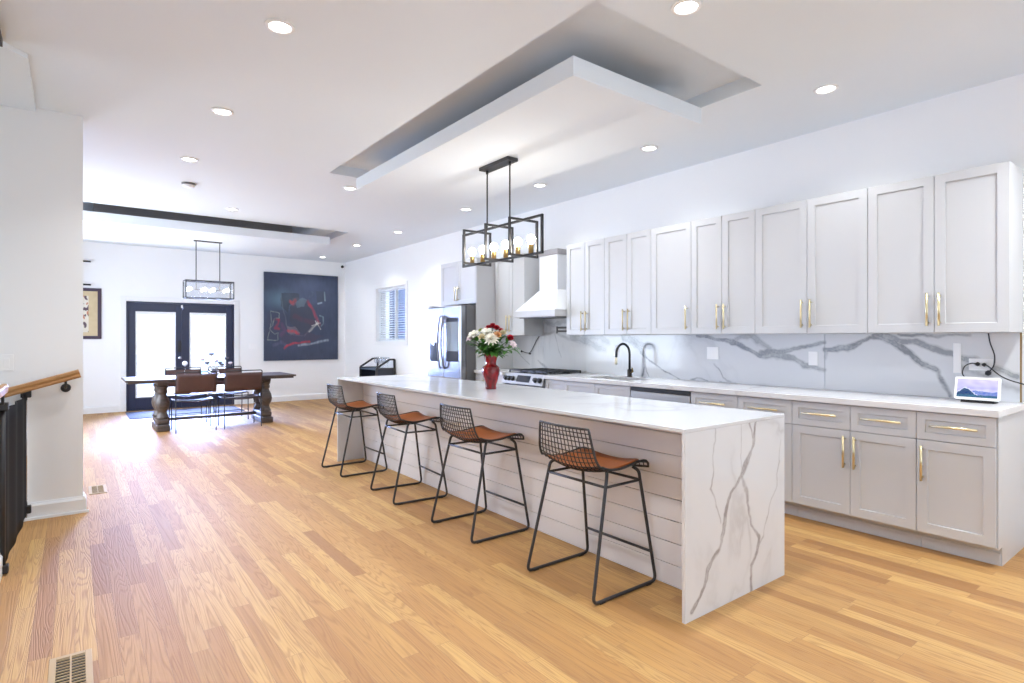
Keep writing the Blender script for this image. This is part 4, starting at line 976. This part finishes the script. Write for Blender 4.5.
# centrepiece
t = thing('glass_vase', 'low clear glass vase at the middle of dining table', 'vase', (1.72, 9.90, TZ + .0005))
mb = MB(); mb.lathe([(.05, 0), (.075, .02), (.082, .06), (.06, .10), (.055, .12), (.051, .12), (.055, .10), (.076, .06), (.07, .025), (.0001, .01)], n=24); obj('bowl', mb, 'bulbglass', t)
mb = MB(); mb.lathe([(.076, .002), (.078, .012), (.073, .022)], n=24, cap=False); obj('band', mb, 'plastic', t)
for i, (dx, dy, h, r) in enumerate([(a, b_, c_ * 1.12, d_ * 1.3) for a, b_, c_, d_ in [(-.16, .02, .20, .034), (-.10, -.04, .15, .03), (-.03, .03, .27, .036), (.02, -.05, .18, .032), (.09, .02, .15, .03), (.17, -.02, .21, .032), (.24, .02, .14, .028), (.13, .06, .12, .03)]]):
    lab = ['purple grey dried bloom leaning far left in the glass vase', 'small dried bloom low at the left in the glass vase', 'tallest dried bloom in the glass vase on the dining table', 'dried bloom at the front middle of the glass vase', 'low dried bloom right of the middle in the glass vase', 'tall dried bloom leaning right in the glass vase', 'dried bloom at the far right of the glass vase', 'dried bloom at the back of the glass vase'][i]
    f = thing('dried_flower', lab, 'flower', (1.72, 9.90, TZ + .03), 'dried flowers on the dining table')
    mb = MB(); mb.tube(smooth_path([(dx * .12, dy * .12, 0), (dx * .25, dy * .25, .09), (dx, dy, h)], 5), .003, 5); obj('stem', mb, 'dry', f)
    mb = MB(); mb.lathe([(.004, -.02), (r * .5, -.012), (r, .006), (r * .85, .018), (r * .3, .024), (.0001, .024)], (dx, dy, h), 12); obj('flower_head', mb, 'dry' if i % 3 else 'pink', f)
t = thing('candle_holder', 'white globe on a slim glass stem beside the dried flowers', 'candle holder', (1.33, 9.93, TZ + .0005))
mb = MB(); mb.lathe([(.035, 0), (.035, .005), (.007, .012), (.007, .15), (.02, .165)], n=18); obj('stand', mb, 'bulbglass', t)
mb = MB(); mb.ball((0, 0, .20), .036, 3); obj('globe', mb, 'plastic', t)
# rug
mb = MB(); mb.box(.72, 2.50, 11.35, 12.40, .0, .010, .003); solo('door_mat', mb, 'rug', 'blue grey mat on the floor in front of the glass doors', 'mat', (1.6, 11.9, 0))
# dining pendant
t = thing('pendant_light', 'rectangular glass box pendant on two rods above the dining table', 'pendant light', (1.655, 9.93, 1.955)); o = tuple(t.location)
mb = MB(); mb.box(1.45, 1.84, 9.90, 9.96, 2.835, 2.8485); obj('canopy', mb, 'iron', t, o)
mb = MB()
for x in (1.48, 1.81): mb.tube([(x, 9.93, 2.22), (x, 9.93, 2.835)], .007, 8)
obj('rods', mb, 'iron', t, o)
mb = MB(); q = .014; x0, x1, y0, y1, z0, z1 = 1.325, 1.985, 9.80, 10.06, 1.962, 2.222
for y in (y0, y1):
    for z in (z0, z1): mb.bar((x0 - q / 2, y, z), (x1 + q / 2, y, z), q)
for x in (x0, x1):
    for z in (z0, z1): mb.bar((x, y0, z), (x, y1, z), q)
    for y in (y0, y1): mb.bar((x, y, z0), (x, y, z1), q)
mb.bar((x0, 9.93, z1), (x1, 9.93, z1), q)
obj('box_frame', mb, 'iron', t, o)
mb = MB()
for y in (y0, y1): mb.box(x0 + .01, x1 - .01, y - .002, y + .002, z0 + .008, z1 - .008)
for x in (x0, x1): mb.box(x - .002, x + .002, y0 + .008, y1 - .008, z0 + .008, z1 - .008)
obj('glass', mb, 'bulbglass', t, o)
mb = MB(); mb.tube([(1.42, 9.93, 2.09), (1.90, 9.93, 2.09)], .006, 8)
for x in (1.48, 1.81): mb.tube([(x, 9.93, 2.09), (x, 9.93, 2.22)], .006, 8)
obj('lamp_bar', mb, 'darksteel', t, o)
for x in (1.39, 1.60, 1.72, 1.92):
    mb = MB(); mb.ball((x, 9.93, 2.10), .028, 2); obj('bulb', mb, 'bulb', t, o)

# ------------------------------------------------------------------ far wall: French doors, painting, pictures
def french_door(name, x0, x1, hinge_left):
    z1 = DZ - .025; y0, y1 = YF + .03, YF + .075; st_, tp_, bt_ = .115, .16, .22
    mb = MB(); mb.box(x0, x0 + st_, y0, y1, .012, z1, .003); mb.box(x1 - st_, x1, y0, y1, .012, z1, .003)
    mb.box(x0 + st_, x1 - st_, y0, y1, z1 - tp_, z1, .003); mb.box(x0 + st_, x1 - st_, y0, y1, .012, .012 + bt_, .003)
    d = struct(name, mb, 'doorpaint')
    gx0, gx1, gz0, gz1 = x0 + st_, x1 - st_, .012 + bt_, z1 - tp_
    mb = MB(); e = .03
    for a in ((gx0, gx0 + e, gz0, gz1), (gx1 - e, gx1, gz0, gz1), (gx0 + e, gx1 - e, gz0, gz0 + e), (gx0 + e, gx1 - e, gz1 - .06, gz1)): mb.box(a[0], a[1], y0 - .006, y1 - .01, a[2], a[3], .002)
    obj('glazing_bead', mb, 'trim', d)
    mb = MB(); mb.box(gx0 + e, gx1 - e, y0 + .018, y0 + .024, gz0 + e, gz1 - .06); obj('glass', mb, 'glass', d)
    return d, y0
xm = (DX0 + DX1) / 2
d1, yd = french_door('door_1', DX0 + .03, xm - .002, True); d2, yd = french_door('door_2', xm + .002, DX1 - .03, False)
mb = MB(); mb.lathe([(.028, 0), (.028, -.006), (.012, -.012), (.012, -.04), (.028, -.05), (.031, -.065), (.022, -.08), (.0001, -.082)], (xm - .055, yd, .97), 18, 'y'); obj('knob', mb, 'chrome', d1)
mb = MB(); mb.box(xm - .085, xm - .025, yd - .02, yd - .0005, 1.08, 1.30, .004); obj('smart_lock', mb, 'black', d1)
mb = MB(); mb.box(xm - .03, xm + .0, yd - .018, yd - .0005, 1.93, 1.985, .003); obj('door_sensor', mb, 'plastic', d1)
mb = MB(); mb.box(xm - .02, xm + .02, yd - .014, yd - .0005, .02, 1.9); obj('astragal', mb, 'doorpaint', d2)
mb = MB(); mb.box(DX0, DX0 + .028, YF + .001, YF + .15, 0, DZ); mb.box(DX1 - .028, DX1, YF + .001, YF + .15, 0, DZ); mb.box(DX0 + .028, DX1 - .028, YF + .001, YF + .15, DZ - .022, DZ); mb.box(DX0 + .028, DX1 - .028, YF + .078, YF + .10, DZ - .07, DZ - .0225); mb.box(DX0 + .0285, DX0 + .05, YF + .078, YF + .10, 0, DZ - .07); mb.box(DX1 - .05, DX1 - .0285, YF + .078, YF + .10, 0, DZ - .07); mb.box(DX0 + .028, DX1 - .028, YF + .001, YF + .15, -.01, .011); struct('trim_5', mb, 'doorpaint')
mb = MB(); c = .09
mb.box(DX0 - c, DX0 - .004, YF - .016, YF - .0005, 0, DZ + c, .003); mb.box(DX1 + .004, DX1 + c, YF - .016, YF - .0005, 0, DZ + c, .003); mb.box(DX0 - .004, DX1 + .004, YF - .016, YF - .0005, DZ + .004, DZ + c, .003); struct('trim_6', mb, 'trim')
# painting
PX0, PX1, PZ0, PZ1 = 3.135, 4.705, .872, 2.735; yp = YF - .045
t = thing('painting', 'large dark blue abstract painting with red strokes on the far wall', 'painting', (3.9, YF, PZ0)); o = tuple(t.location)
mb = MB(); mb.box(PX0, PX1, yp + .001, YF - .001, PZ0, PZ1, .002); obj('stretcher', mb, 'canvas_edge', t, o)
def seg_d(p, a, b):
    ex, ey = b[0] - a[0], b[1] - a[1]; L2 = ex * ex + ey * ey + 1e-9; k = max(0, min(1, ((p[0] - a[0]) * ex + (p[1] - a[1]) * ey) / L2)); return math.hypot(p[0] - a[0] - k * ex, p[1] - a[1] - k * ey)
def inpoly(p, poly):
    c = False; n = len(poly)
    for i in range(n):
        (x1, y1), (x2, y2) = poly[i], poly[i - 1]
        if (y1 > p[1]) != (y2 > p[1]) and p[0] < (x2 - x1) * (p[1] - y1) / (y2 - y1) + x1: c = not c
    return c
# u 0..1 left to right, v 0..1 top to bottom
POLY = [([(.22, .22), (.46, .23), (.46, .30), (.34, .36), (.30, .45), (.22, .38)], (.030, .035, .05), .8),
        ([(.34, .38), (.46, .30), (.58, .30), (.66, .48), (.70, .60), (.55, .70), (.42, .66), (.33, .55)], (.040, .042, .060), .75),
        ([(.40, .33), (.50, .27), (.56, .30), (.52, .38), (.42, .40)], (.11, .16, .20), .7),
        ([(.68, .19), (.80, .19), (.82, .31), (.72, .33)], (.035, .045, .065), .8),
        ([(.04, .45), (.26, .42), (.30, .58), (.26, .74), (.04, .76)], (.045, .05, .09), .7),
        ([(.24, .70), (.60, .68), (.80, .72), (.60, .80), (.36, .82), (.20, .80)], (.055, .045, .075), .7),
        ([(.30, .60), (.40, .62), (.47, .68), (.36, .70), (.30, .68)], (.22, .18, .20), .6)]
STR = [([(.60, .36), (.66, .44), (.70, .52), (.73, .58)], .018, (.34, .035, .06), .9), ([(.57, .32), (.61, .37)], .02, (.26, .03, .06), .8),
       ([(.33, .33), (.37, .35), (.40, .31)], .018, (.42, .05, .04), .85), ([(.37, .30), (.44, .29)], .014, (.10, .09, .11), .7),
       ([(.13, .54), (.19, .53), (.17, .58), (.14, .63), (.19, .64)], .016, (.34, .025, .05), .85), ([(.30, .66), (.38, .665), (.44, .69)], .016, (.50, .04, .06), .95),
       ([(.27, .84), (.36, .81), (.48, .80), (.60, .785)], .011, (.45, .03, .05), .95), ([(.26, .86), (.30, .83)], .012, (.45, .03, .05), .9),
       ([(.45, .83), (.62, .81), (.78, .79), (.86, .77)], .012, (.32, .38, .44), .85), ([(.12, .82), (.22, .79), (.27, .82)], .02, (.10, .10, .18), .7),
       ([(.59, .67), (.66, .61), (.71, .56)], .010, (.55, .56, .50), .8), ([(.68, .55), (.72, .60), (.75, .64)], .006, (.75, .74, .66), .9), ([(.64, .60), (.74, .56)], .006, (.75, .74, .66), .8),
       ([(.74, .48), (.79, .50), (.79, .57), (.75, .60)], .008, (.20, .30, .33), .8), ([(.80, .20), (.815, .30)], .010, (.30, .42, .46), .7), ([(.72, .335), (.77, .33)], .01, (.34, .44, .50), .7),
       ([(.08, .44), (.20, .46), (.20, .51), (.12, .52), (.11, .60), (.06, .64), (.13, .70), (.18, .69), (.17, .76), (.05, .76), (.09, .56), (.08, .44)], .004, (.30, .36, .30), .8),
       ([(.22, .23), (.24, .40), (.30, .62)], .006, (.16, .20, .22), .5), ([(.34, .70), (.52, .72), (.66, .60), (.72, .52)], .008, (.12, .11, .15), .7),
       ([(.62, .20), (.66, .22), (.60, .26)], .01, (.07, .10, .13), .5), ([(.40, .50), (.55, .54), (.64, .56)], .03, (.10, .03, .06), .5), ([(.23, .58), (.27, .66), (.22, .72)], .022, (.12, .05, .12), .6)]
mb = MB(); nu, nv = 150, 176; g = []; cols = []
for i in range(nu + 1):
    row = []
    for j in range(nv + 1):
        u, v = i / nu, j / nv
        row.append(mb.bm.verts.new((PX0 + u * (PX1 - PX0), yp, PZ1 - v * (PZ1 - PZ0))))
        n1 = noise.noise(Vector((u * 3, v * 3, 2))); n2 = noise.noise(Vector((u * 11, v * 11, 5))); n3 = noise.noise(Vector((u * 40, v * 14, 8)))
        k = 1 + .22 * n1 + .16 * n2 + .10 * n3; c = [.040 * k, .054 * k, .098 * k]
        tl_ = math.exp(-(((u - .19) / .17) ** 2 + ((v - .30) / .11) ** 2)); c = [c[0] + .05 * tl_, c[1] + .095 * tl_, c[2] + .11 * tl_]
        q = (u + .014 * n2 + .006 * n3, v + .014 * noise.noise(Vector((u * 11, v * 11, 15))))
        for poly, pc, al in POLY:
            if inpoly(q, poly):
                a_ = al * (.8 + .35 * n2); c = [x * (1 - a_) + y * a_ for x, y in zip(c, pc)]
        for pts, wd, pc, al in STR:
            d = min(seg_d(q, pts[s_], pts[s_ + 1]) for s_ in range(len(pts) - 1))
            if d < wd * 1.4:
                a_ = al * .82 * min(1, max(0, (wd * 1.4 - d) / (wd * .9))) * max(.1, min(1, .75 + .5 * n2 + .6 * n3)); c = [x * (1 - a_) + y * a_ for x, y in zip(c, pc)]
        cols.append(tuple(max(0, x) for x in c))
    g.append(row)
for i in range(nu):
    for j in range(nv): mb.bm.faces.new((g[i][j], g[i + 1][j], g[i + 1][j + 1], g[i][j + 1]))
p = obj('canvas', mb, 'paint', t, tuple(o)); set_attr(p, 'paint', cols, True)
# framed picture at far left
t = thing('framed_picture', 'dark framed picture with beige mat at the left of the doors', 'picture', (.10, YF, 1.33)); o = tuple(t.location)
x0, x1, z0, z1 = -.18, .378, 1.33, 2.236; e = .055; mb = MB()
for a in ((x0, x0 + e, z0, z1), (x1 - e, x1, z0, z1), (x0 + e, x1 - e, z0, z0 + e), (x0 + e, x1 - e, z1 - e, z1)): mb.box(a[0], a[1], YF - .03, YF - .001, a[2], a[3], .003)
obj('frame', mb, 'purple', t, o)
mb = MB(); nu, nv = 50, 90; g = []; cols = []
for i in range(nu + 1):
    row = []
    for j in range(nv + 1):
        u, v = i / nu, j / nv; x = x0 + e + u * (x1 - x0 - 2 * e); z = z1 - e - v * (z1 - z0 - 2 * e)
        row.append(mb.bm.verts.new((x, YF - .014, z))); n2 = noise.noise(Vector((u * 7, v * 12, 3)))
        c = (.62 + .04 * n2, .50 + .04 * n2, .30 + .03 * n2)
        if .15 < u < .72 and .10 < v < .92:
            c = (.74, .70, .60)
            if noise.noise(Vector((u * 9, v * 9, 11))) > .18: c = (.10, .06, .08)
            elif noise.noise(Vector((u * 8, v * 8, 21))) > .22: c = (.50, .20, .12)
        cols.append(c)
    g.append(row)
for i in range(nu):
    for j in range(nv): mb.bm.faces.new((g[i][j], g[i + 1][j], g[i + 1][j + 1], g[i][j + 1]))
p = obj('print', mb, 'paint', t, o); set_attr(p, 'paint', cols, True)
t = thing('wall_sconce', 'dark iron wall bracket with two short arms above the framed picture', 'wall bracket', (.09, YF, 2.25)); o = tuple(t.location)
mb = MB(); mb.box(.075, .105, YF - .02, YF - .001, 2.24, 2.74, .003); obj('back_bar', mb, 'iron', t, o)
for z in (2.29, 2.70):
    mb = MB(); mb.tube([(.09, YF - .02, z), (.09, YF - .10, z)], .01, 8); mb.tube([(.075, YF - .10, z), (.225, YF - .10, z)], .016, 10); obj('arm', mb, 'iron', t, o)
def far_plate(x, z, w_, h_, label, kind):
    t = thing('light_switch' if kind == 'switch' else 'wall_outlet', label, kind, (x, YF - .0005, z))
    mb = MB(); mb.box(-w_ / 2, w_ / 2, -.007, 0, -h_ / 2, h_ / 2, .002); obj('plate', mb, 'plastic', t)
    n = 3 if kind == 'switch' else 1
    for k in range(n):
        xo_ = (k - (n - 1) / 2) * .046; mb = MB(); mb.box(xo_ - .016, xo_ + .016, -.0095, -.0072, -.032, .032, .001); obj('rocker' if kind == 'switch' else 'socket', mb, 'plastic', t)
far_plate(2.93, 1.18, .165, .118, 'white triple light switch on the far wall between doors and painting', 'switch')
far_plate(3.31, .34, .075, .118, 'white outlet low on the far wall under the painting', 'outlet')
t = thing('security_camera', 'tiny black and white camera high in the far corner', 'camera', (4.80, 12.56, 2.96)); o = (0, 0, 0)
mb = MB(); mb.tube([(.06, .06, .02), (.0, .0, 0)], .022, 12); obj('mount', mb, 'plastic', t)
mb = MB(); mb.ball((-.015, -.015, -.005), .034, 2); obj('lens', mb, 'black', t)

# ------------------------------------------------------------------ side window with blind
mb = MB(); c = .075; y0, y1, z0, z1 = WIN
mb.box(XW - .018, XW - .0005, y0 - c, y0 - .001, z0 - c, z1 + c, .003); mb.box(XW - .018, XW - .0005, y1 + .001, y1 + c, z0 - c, z1 + c, .003)
mb.box(XW - .018, XW - .0005, y0 - .001, y1 + .001, z1 + .001, z1 + c, .003); mb.box(XW - .018, XW - .0005, y0 - .001, y1 + .001, z0 - c, z0 - .001, .003); struct('trim_7', mb, 'trim')
mb = MB(); e = .045; xa, xb_ = XW + .10, XW + .15; ymid = (y0 + y1) / 2
for a in ((y0, y0 + e, z0, z1), (y1 - e, y1, z0, z1), (y0 + e, y1 - e, z0, z0 + e), (y0 + e, y1 - e, z1 - e, z1), (ymid - .03, ymid + .03, z0 + e, z1 - e)): mb.box(xa, xb_, a[0], a[1], a[2], a[3], .002)
wn = struct('window_1', mb, 'trim')
for a, b in ((y0 + e, ymid - .03), (ymid + .03, y1 - e)):
    mb = MB(); mb.box(xa + .02, xa + .026, a, b, z0 + e, z1 - e); obj('glass', mb, 'glass', wn)
def blind(ya, yb, label, tilt):
    t = thing('window_blind', label, 'blind', (XW + .05, (ya + yb) / 2, z1 - .003)); o = tuple(t.location)
    mb = MB(); mb.box(XW + .03, XW + .075, ya, yb, z1 - .05, z1 - .003, .003); obj('headrail', mb, 'slat', t, o)
    mb = MB(); z = z1 - .075; dx, dz = .020 * math.cos(tilt), .020 * math.sin(tilt)
    while z > z0 + .05:
        mb.prism([(XW + .052 - dx, z - dz), (XW + .052 + dx, z + dz), (XW + .052 + dx, z + dz + .0025), (XW + .052 - dx, z - dz + .0025)], ya + .003, yb - .003, 'y'); z -= .046
    obj('slats', mb, 'slat', t, o)
    mb = MB(); mb.box(XW + .035, XW + .07, ya + .002, yb - .002, z0 + .006, z0 + .028, .003); obj('bottom_rail', mb, 'slat', t, o)
    mb = MB()
    for f in (.2, .8): y = ya + (yb - ya) * f; mb.tube([(XW + .03, y, z0 + .02), (XW + .03, y, z1 - .05)], .0012, 5)
    obj('ladder_cords', mb, 'slat', t, o)
blind(y0 + .012, ymid - .014, 'white slatted blind in the right half of the side window', math.radians(14))
blind(ymid + .014, y1 - .012, 'white slatted blind in the left half of the side window', math.radians(30))

# ------------------------------------------------------------------ black console by the side wall
t = thing('bar_cabinet', 'black framed low cabinet with sloping sides below the side window', 'cabinet', (4.66, 10.41, 0)); o = tuple(t.location)
cx0, cx1, cyA, cyB = 4.465, 4.86, 10.03, 10.79
for yy in (cyA, cyB):
    prof = [(cx0, .0), (cx1, .0), (cx1, .955), (cx1 - .13, .955), (cx0, .80)]
    mb = MB(); q = .032
    loop = [(cx0 + q / 2, q / 2), (cx1 - q / 2, q / 2), (cx1 - q / 2, .955 - q / 2), (cx1 - .12, .955 - q / 2), (cx0 + q / 2, .80 - q / 2)]
    for i in range(5):
        a, b = loop[i], loop[(i + 1) % 5]; mb.bar((a[0], yy, a[1]), (b[0], yy, b[1]), q)
    mb.bar((cx0, yy, .77), (cx1, yy, .77), .022); p = obj('side_frame', mb, 'black', t, o)
    mb = MB(); mb.box(cx0 + .02, cx1 - .02, yy - .004, yy + .004, .02, .765); obj('side_panel', mb, 'screenglass', p, o)
    mb = MB(); mb.prism([(cx0 + .03, .785), (cx1 - .03, .785), (cx1 - .03, .93), (cx1 - .12, .93)], yy - .003, yy + .003, 'y'); obj('side_glass', mb, 'bulbglass', p, o)
for z in (.10, .42, .74):
    mb = MB(); mb.box(cx0 + .012, cx1 - .005, cyA + .018, cyB - .018, z, z + .022, .002); obj('shelf', mb, 'siding' if z > .7 else 'black', t, o)
mb = MB(); mb.box(cx1 - .02, cx1 - .006, cyA + .018, cyB - .018, .125, .735); obj('back_panel', mb, 'black', t, o)
def wine_glass(x, y, label):
    t = thing('wine_glass', label, 'glass', (x, y, .7625), 'clear glasses on the black cabinet')
    mb = MB(); mb.lathe([(.034, 0), (.034, .003), (.005, .008), (.0045, .085), (.02, .10), (.040, .13), (.043, .165), (.035, .215), (.033, .215), (.041, .165), (.038, .132), (.018, .104), (.0001, .098)], n=18); obj('glass', mb, 'bulbglass', t)
for x, y, lab in ((4.70, 10.14, 'clear stemmed glass at the right front of the black cabinet'), (4.79, 10.22, 'clear stemmed glass at the right back of the black cabinet'), (4.68, 10.32, 'clear stemmed glass in the front middle of the black cabinet'), (4.79, 10.42, 'clear stemmed glass in the back middle of the black cabinet'), (4.69, 10.52, 'clear stemmed glass at the left front of the black cabinet'), (4.78, 10.63, 'clear stemmed glass at the left back of the black cabinet')): wine_glass(x, y, lab)

# ------------------------------------------------------------------ stair corner: handrail, gate, switch, floor registers
t = thing('handrail', 'oak handrail on the white partition wall, sloping down left', 'handrail', (-.2, YP, 1.0)); o = tuple(t.location)
mb = MB(); p0, p1 = Vector((.030, YP - .075, 1.075)), Vector((-.90, YP - .075, .80)); d = (p1 - p0).normalized(); up = Vector((0, 1, 0)).cross(d).normalized()
if up.z < 0: up = -up
prof = [(-.018, -.03), (.018, -.03), (.024, -.018), (.020, -.004), (.026, .012), (.022, .028), (0, .033), (-.022, .028), (-.026, .012), (-.020, -.004), (-.024, -.018)]
A = [mb.bm.verts.new(p0 + Vector((0, a, 0)) + up * b) for a, b in prof]; Bv = [mb.bm.verts.new(p1 + Vector((0, a, 0)) + up * b) for a, b in prof]; n = len(prof)
for i in range(n): mb.bm.faces.new((A[i], A[(i + 1) % n], Bv[(i + 1) % n], Bv[i]))
mb.bm.faces.new(A[::-1]); mb.bm.faces.new(Bv); obj('rail', mb, 'railwood', t, o)
for x in (-.055, -.75):
    z = 1.075 + (x - .03) * (1.075 - .80) / .93
    mb = MB(); mb.tube(fillet([(x, YP - .0005, z - .085), (x, YP - .06, z - .085), (x, YP - .075, z - .031)], .03), .008, 8); mb.lathe([(.032, -.0005), (.032, -.010), (.02, -.018)], (x, YP, z - .085), 18, 'y'); obj('bracket', mb, 'black', t, o, label='black metal rail bracket')
t = thing('handrail', 'short reddish rail end on the near wall at the left edge', 'handrail', (SX + .05, 4.0, 1.0)); o = tuple(t.location)
mb = MB(); mb.box(SX + .012, SX + .045, 2.6, SY0 - .05, 1.03, 1.085, .012, 3); obj('rail', mb, 'railwood', t, o)
mb = MB(); mb.tube([(SX + .0005, 4.2, .98), (SX + .03, 4.2, .98), (SX + .03, 4.2, 1.031)], .008, 8); mb.lathe([(.03, .0005), (.03, .01)], (SX, 4.2, .98), 16, 'x'); obj('bracket', mb, 'black', t, o)
t = thing('light_switch', 'white light switch on the partition wall above the handrail', 'switch', (-.395, YP - .0005, 1.165))
mb = MB(); mb.box(-.04, .04, -.007, 0, -.06, .06, .002); obj('plate', mb, 'plastic', t)
mb = MB(); mb.box(-.017, .017, -.010, -.0072, -.033, .033, .001); obj('rocker', mb, 'plastic', t)
# retractable gate
t = thing('stair_gate', 'black mesh baby gate stretched across the stair opening', 'gate', (-.29, 4.95, 0)); o = tuple(t.location)
ga, gb = Vector((-.328, SY0 - .02, 0)), Vector((-.285, YP - .045, 0))
def gate(u, v):
    p = ga.lerp(gb, u); z = .045 + (.935 - .045) * v
    wv = .012 * math.sin(u * 2 * PI * 3) * (0.35 + .65 * v); return Vector((p.x + wv - .0 * v, p.y, z - .012 * math.sin(PI * u)))
mb = MB(); mb.sheet(gate, 48, 10, .004); obj('mesh_panel', mb, 'mesh', t, o)
mb = MB(); mb.tube([(ga.x, ga.y - .012, .02), (ga.x, ga.y - .012, .95)], .014, 14); obj('roller_post', mb, 'black', t, o)
mb = MB(); mb.tube([(gb.x, gb.y + .006, .03), (gb.x, gb.y + .006, .945)], .009, 10); obj('pull_bar', mb, 'chrome', t, o)
for nm, y, z in (('floor', YP - .021, .085), ('top', YP - .021, .935)):
    mb = MB(); mb.box(-.315, -.255, y - .03, y + .0205, z - .028, z + .028, .004); obj('wall_bracket', mb, 'black', t, o)
for z in (.03, .955):
    mb = MB(); mb.box(SX + .0005, -.300, ga.y - .05, ga.y + .012, z - .022, z + .022, .004); obj('wall_bracket', mb, 'black', t, o)
# floor registers
def register(x0, x1, y0, y1, label, mname, n):
    t = thing('floor_register', label, 'floor vent', ((x0 + x1) / 2, (y0 + y1) / 2, 0)); o = tuple(t.location); e = .024
    mb = MB()
    for a in ((x0, x0 + e, y0, y1), (x1 - e, x1, y0, y1), (x0 + e, x1 - e, y0, y0 + e), (x0 + e, x1 - e, y1 - e, y1)): mb.box(a[0], a[1], a[2], a[3], .0, .006, .0015)
    obj('frame', mb, mname, t, o)
    mb = MB(); mb.box(x0 + e, x1 - e, y0 + e, y1 - e, .0002, .001); obj('cavity', mb, 'dark', t, o)
    mb = MB()
    for k in range(n):
        y = y0 + e + (k + .5) * (y1 - y0 - 2 * e) / n; mb.box(x0 + e, x1 - e, y - .0024, y + .0024, .0012, .0055)
    mb.box((x0 + x1) / 2 - .003, (x0 + x1) / 2 + .003, y0 + e, y1 - e, .0012, .0056); obj('louvres', mb, mname, t, o)
register(-.085, .058, 2.74, 3.06, 'bronze louvred floor vent at the bottom left corner', 'vent', 11)
register(.095, .225, 6.09, 6.42, 'small floor vent beside the end of the partition wall', 'vent', 11)

# ------------------------------------------------------------------ outside, seen through doors and window
mb = MB(); mb.box(-8, 12, YF + .26, 24, -.30, -.06); struct('deck', mb, 'deck')
mb = MB(); mb.box(XW + .3, 12, -6, YF + .2, -.30, -.10); struct('yard', mb, 'deck')
t = thing('deck_railing', 'pale railing with horizontal boards beyond the glass doors', 'railing', (1.5, 15.6, -.06)); o = tuple(t.location)
mb = MB()
for z in (.20, .45, .70, .95): mb.box(-2.5, 6.0, 15.58, 15.62, z, z + .13)
obj('boards', mb, 'rail', t, o)
for x in (-2.4, -.4, 1.6, 3.6, 5.9):
    mb = MB(); mb.box(x - .05, x + .05, 15.621, 15.72, -.06, 1.10); obj('post', mb, 'rail', t, o)
t = thing('neighbour_house', 'blue grey boarded house wall seen through the side window blind', 'house', (8.0, 10.0, -.1)); o = tuple(t.location)
mb = MB(); k = 0
while k * .14 < 5.2: mb.prism([(7.985, -.1 + k * .14), (8.2, -.1 + k * .14), (8.2, .039 + k * .14), (8.0, .039 + k * .14)], 5.0, 16.9, 'y'); k += 1
obj('siding', mb, 'siding', t, o)
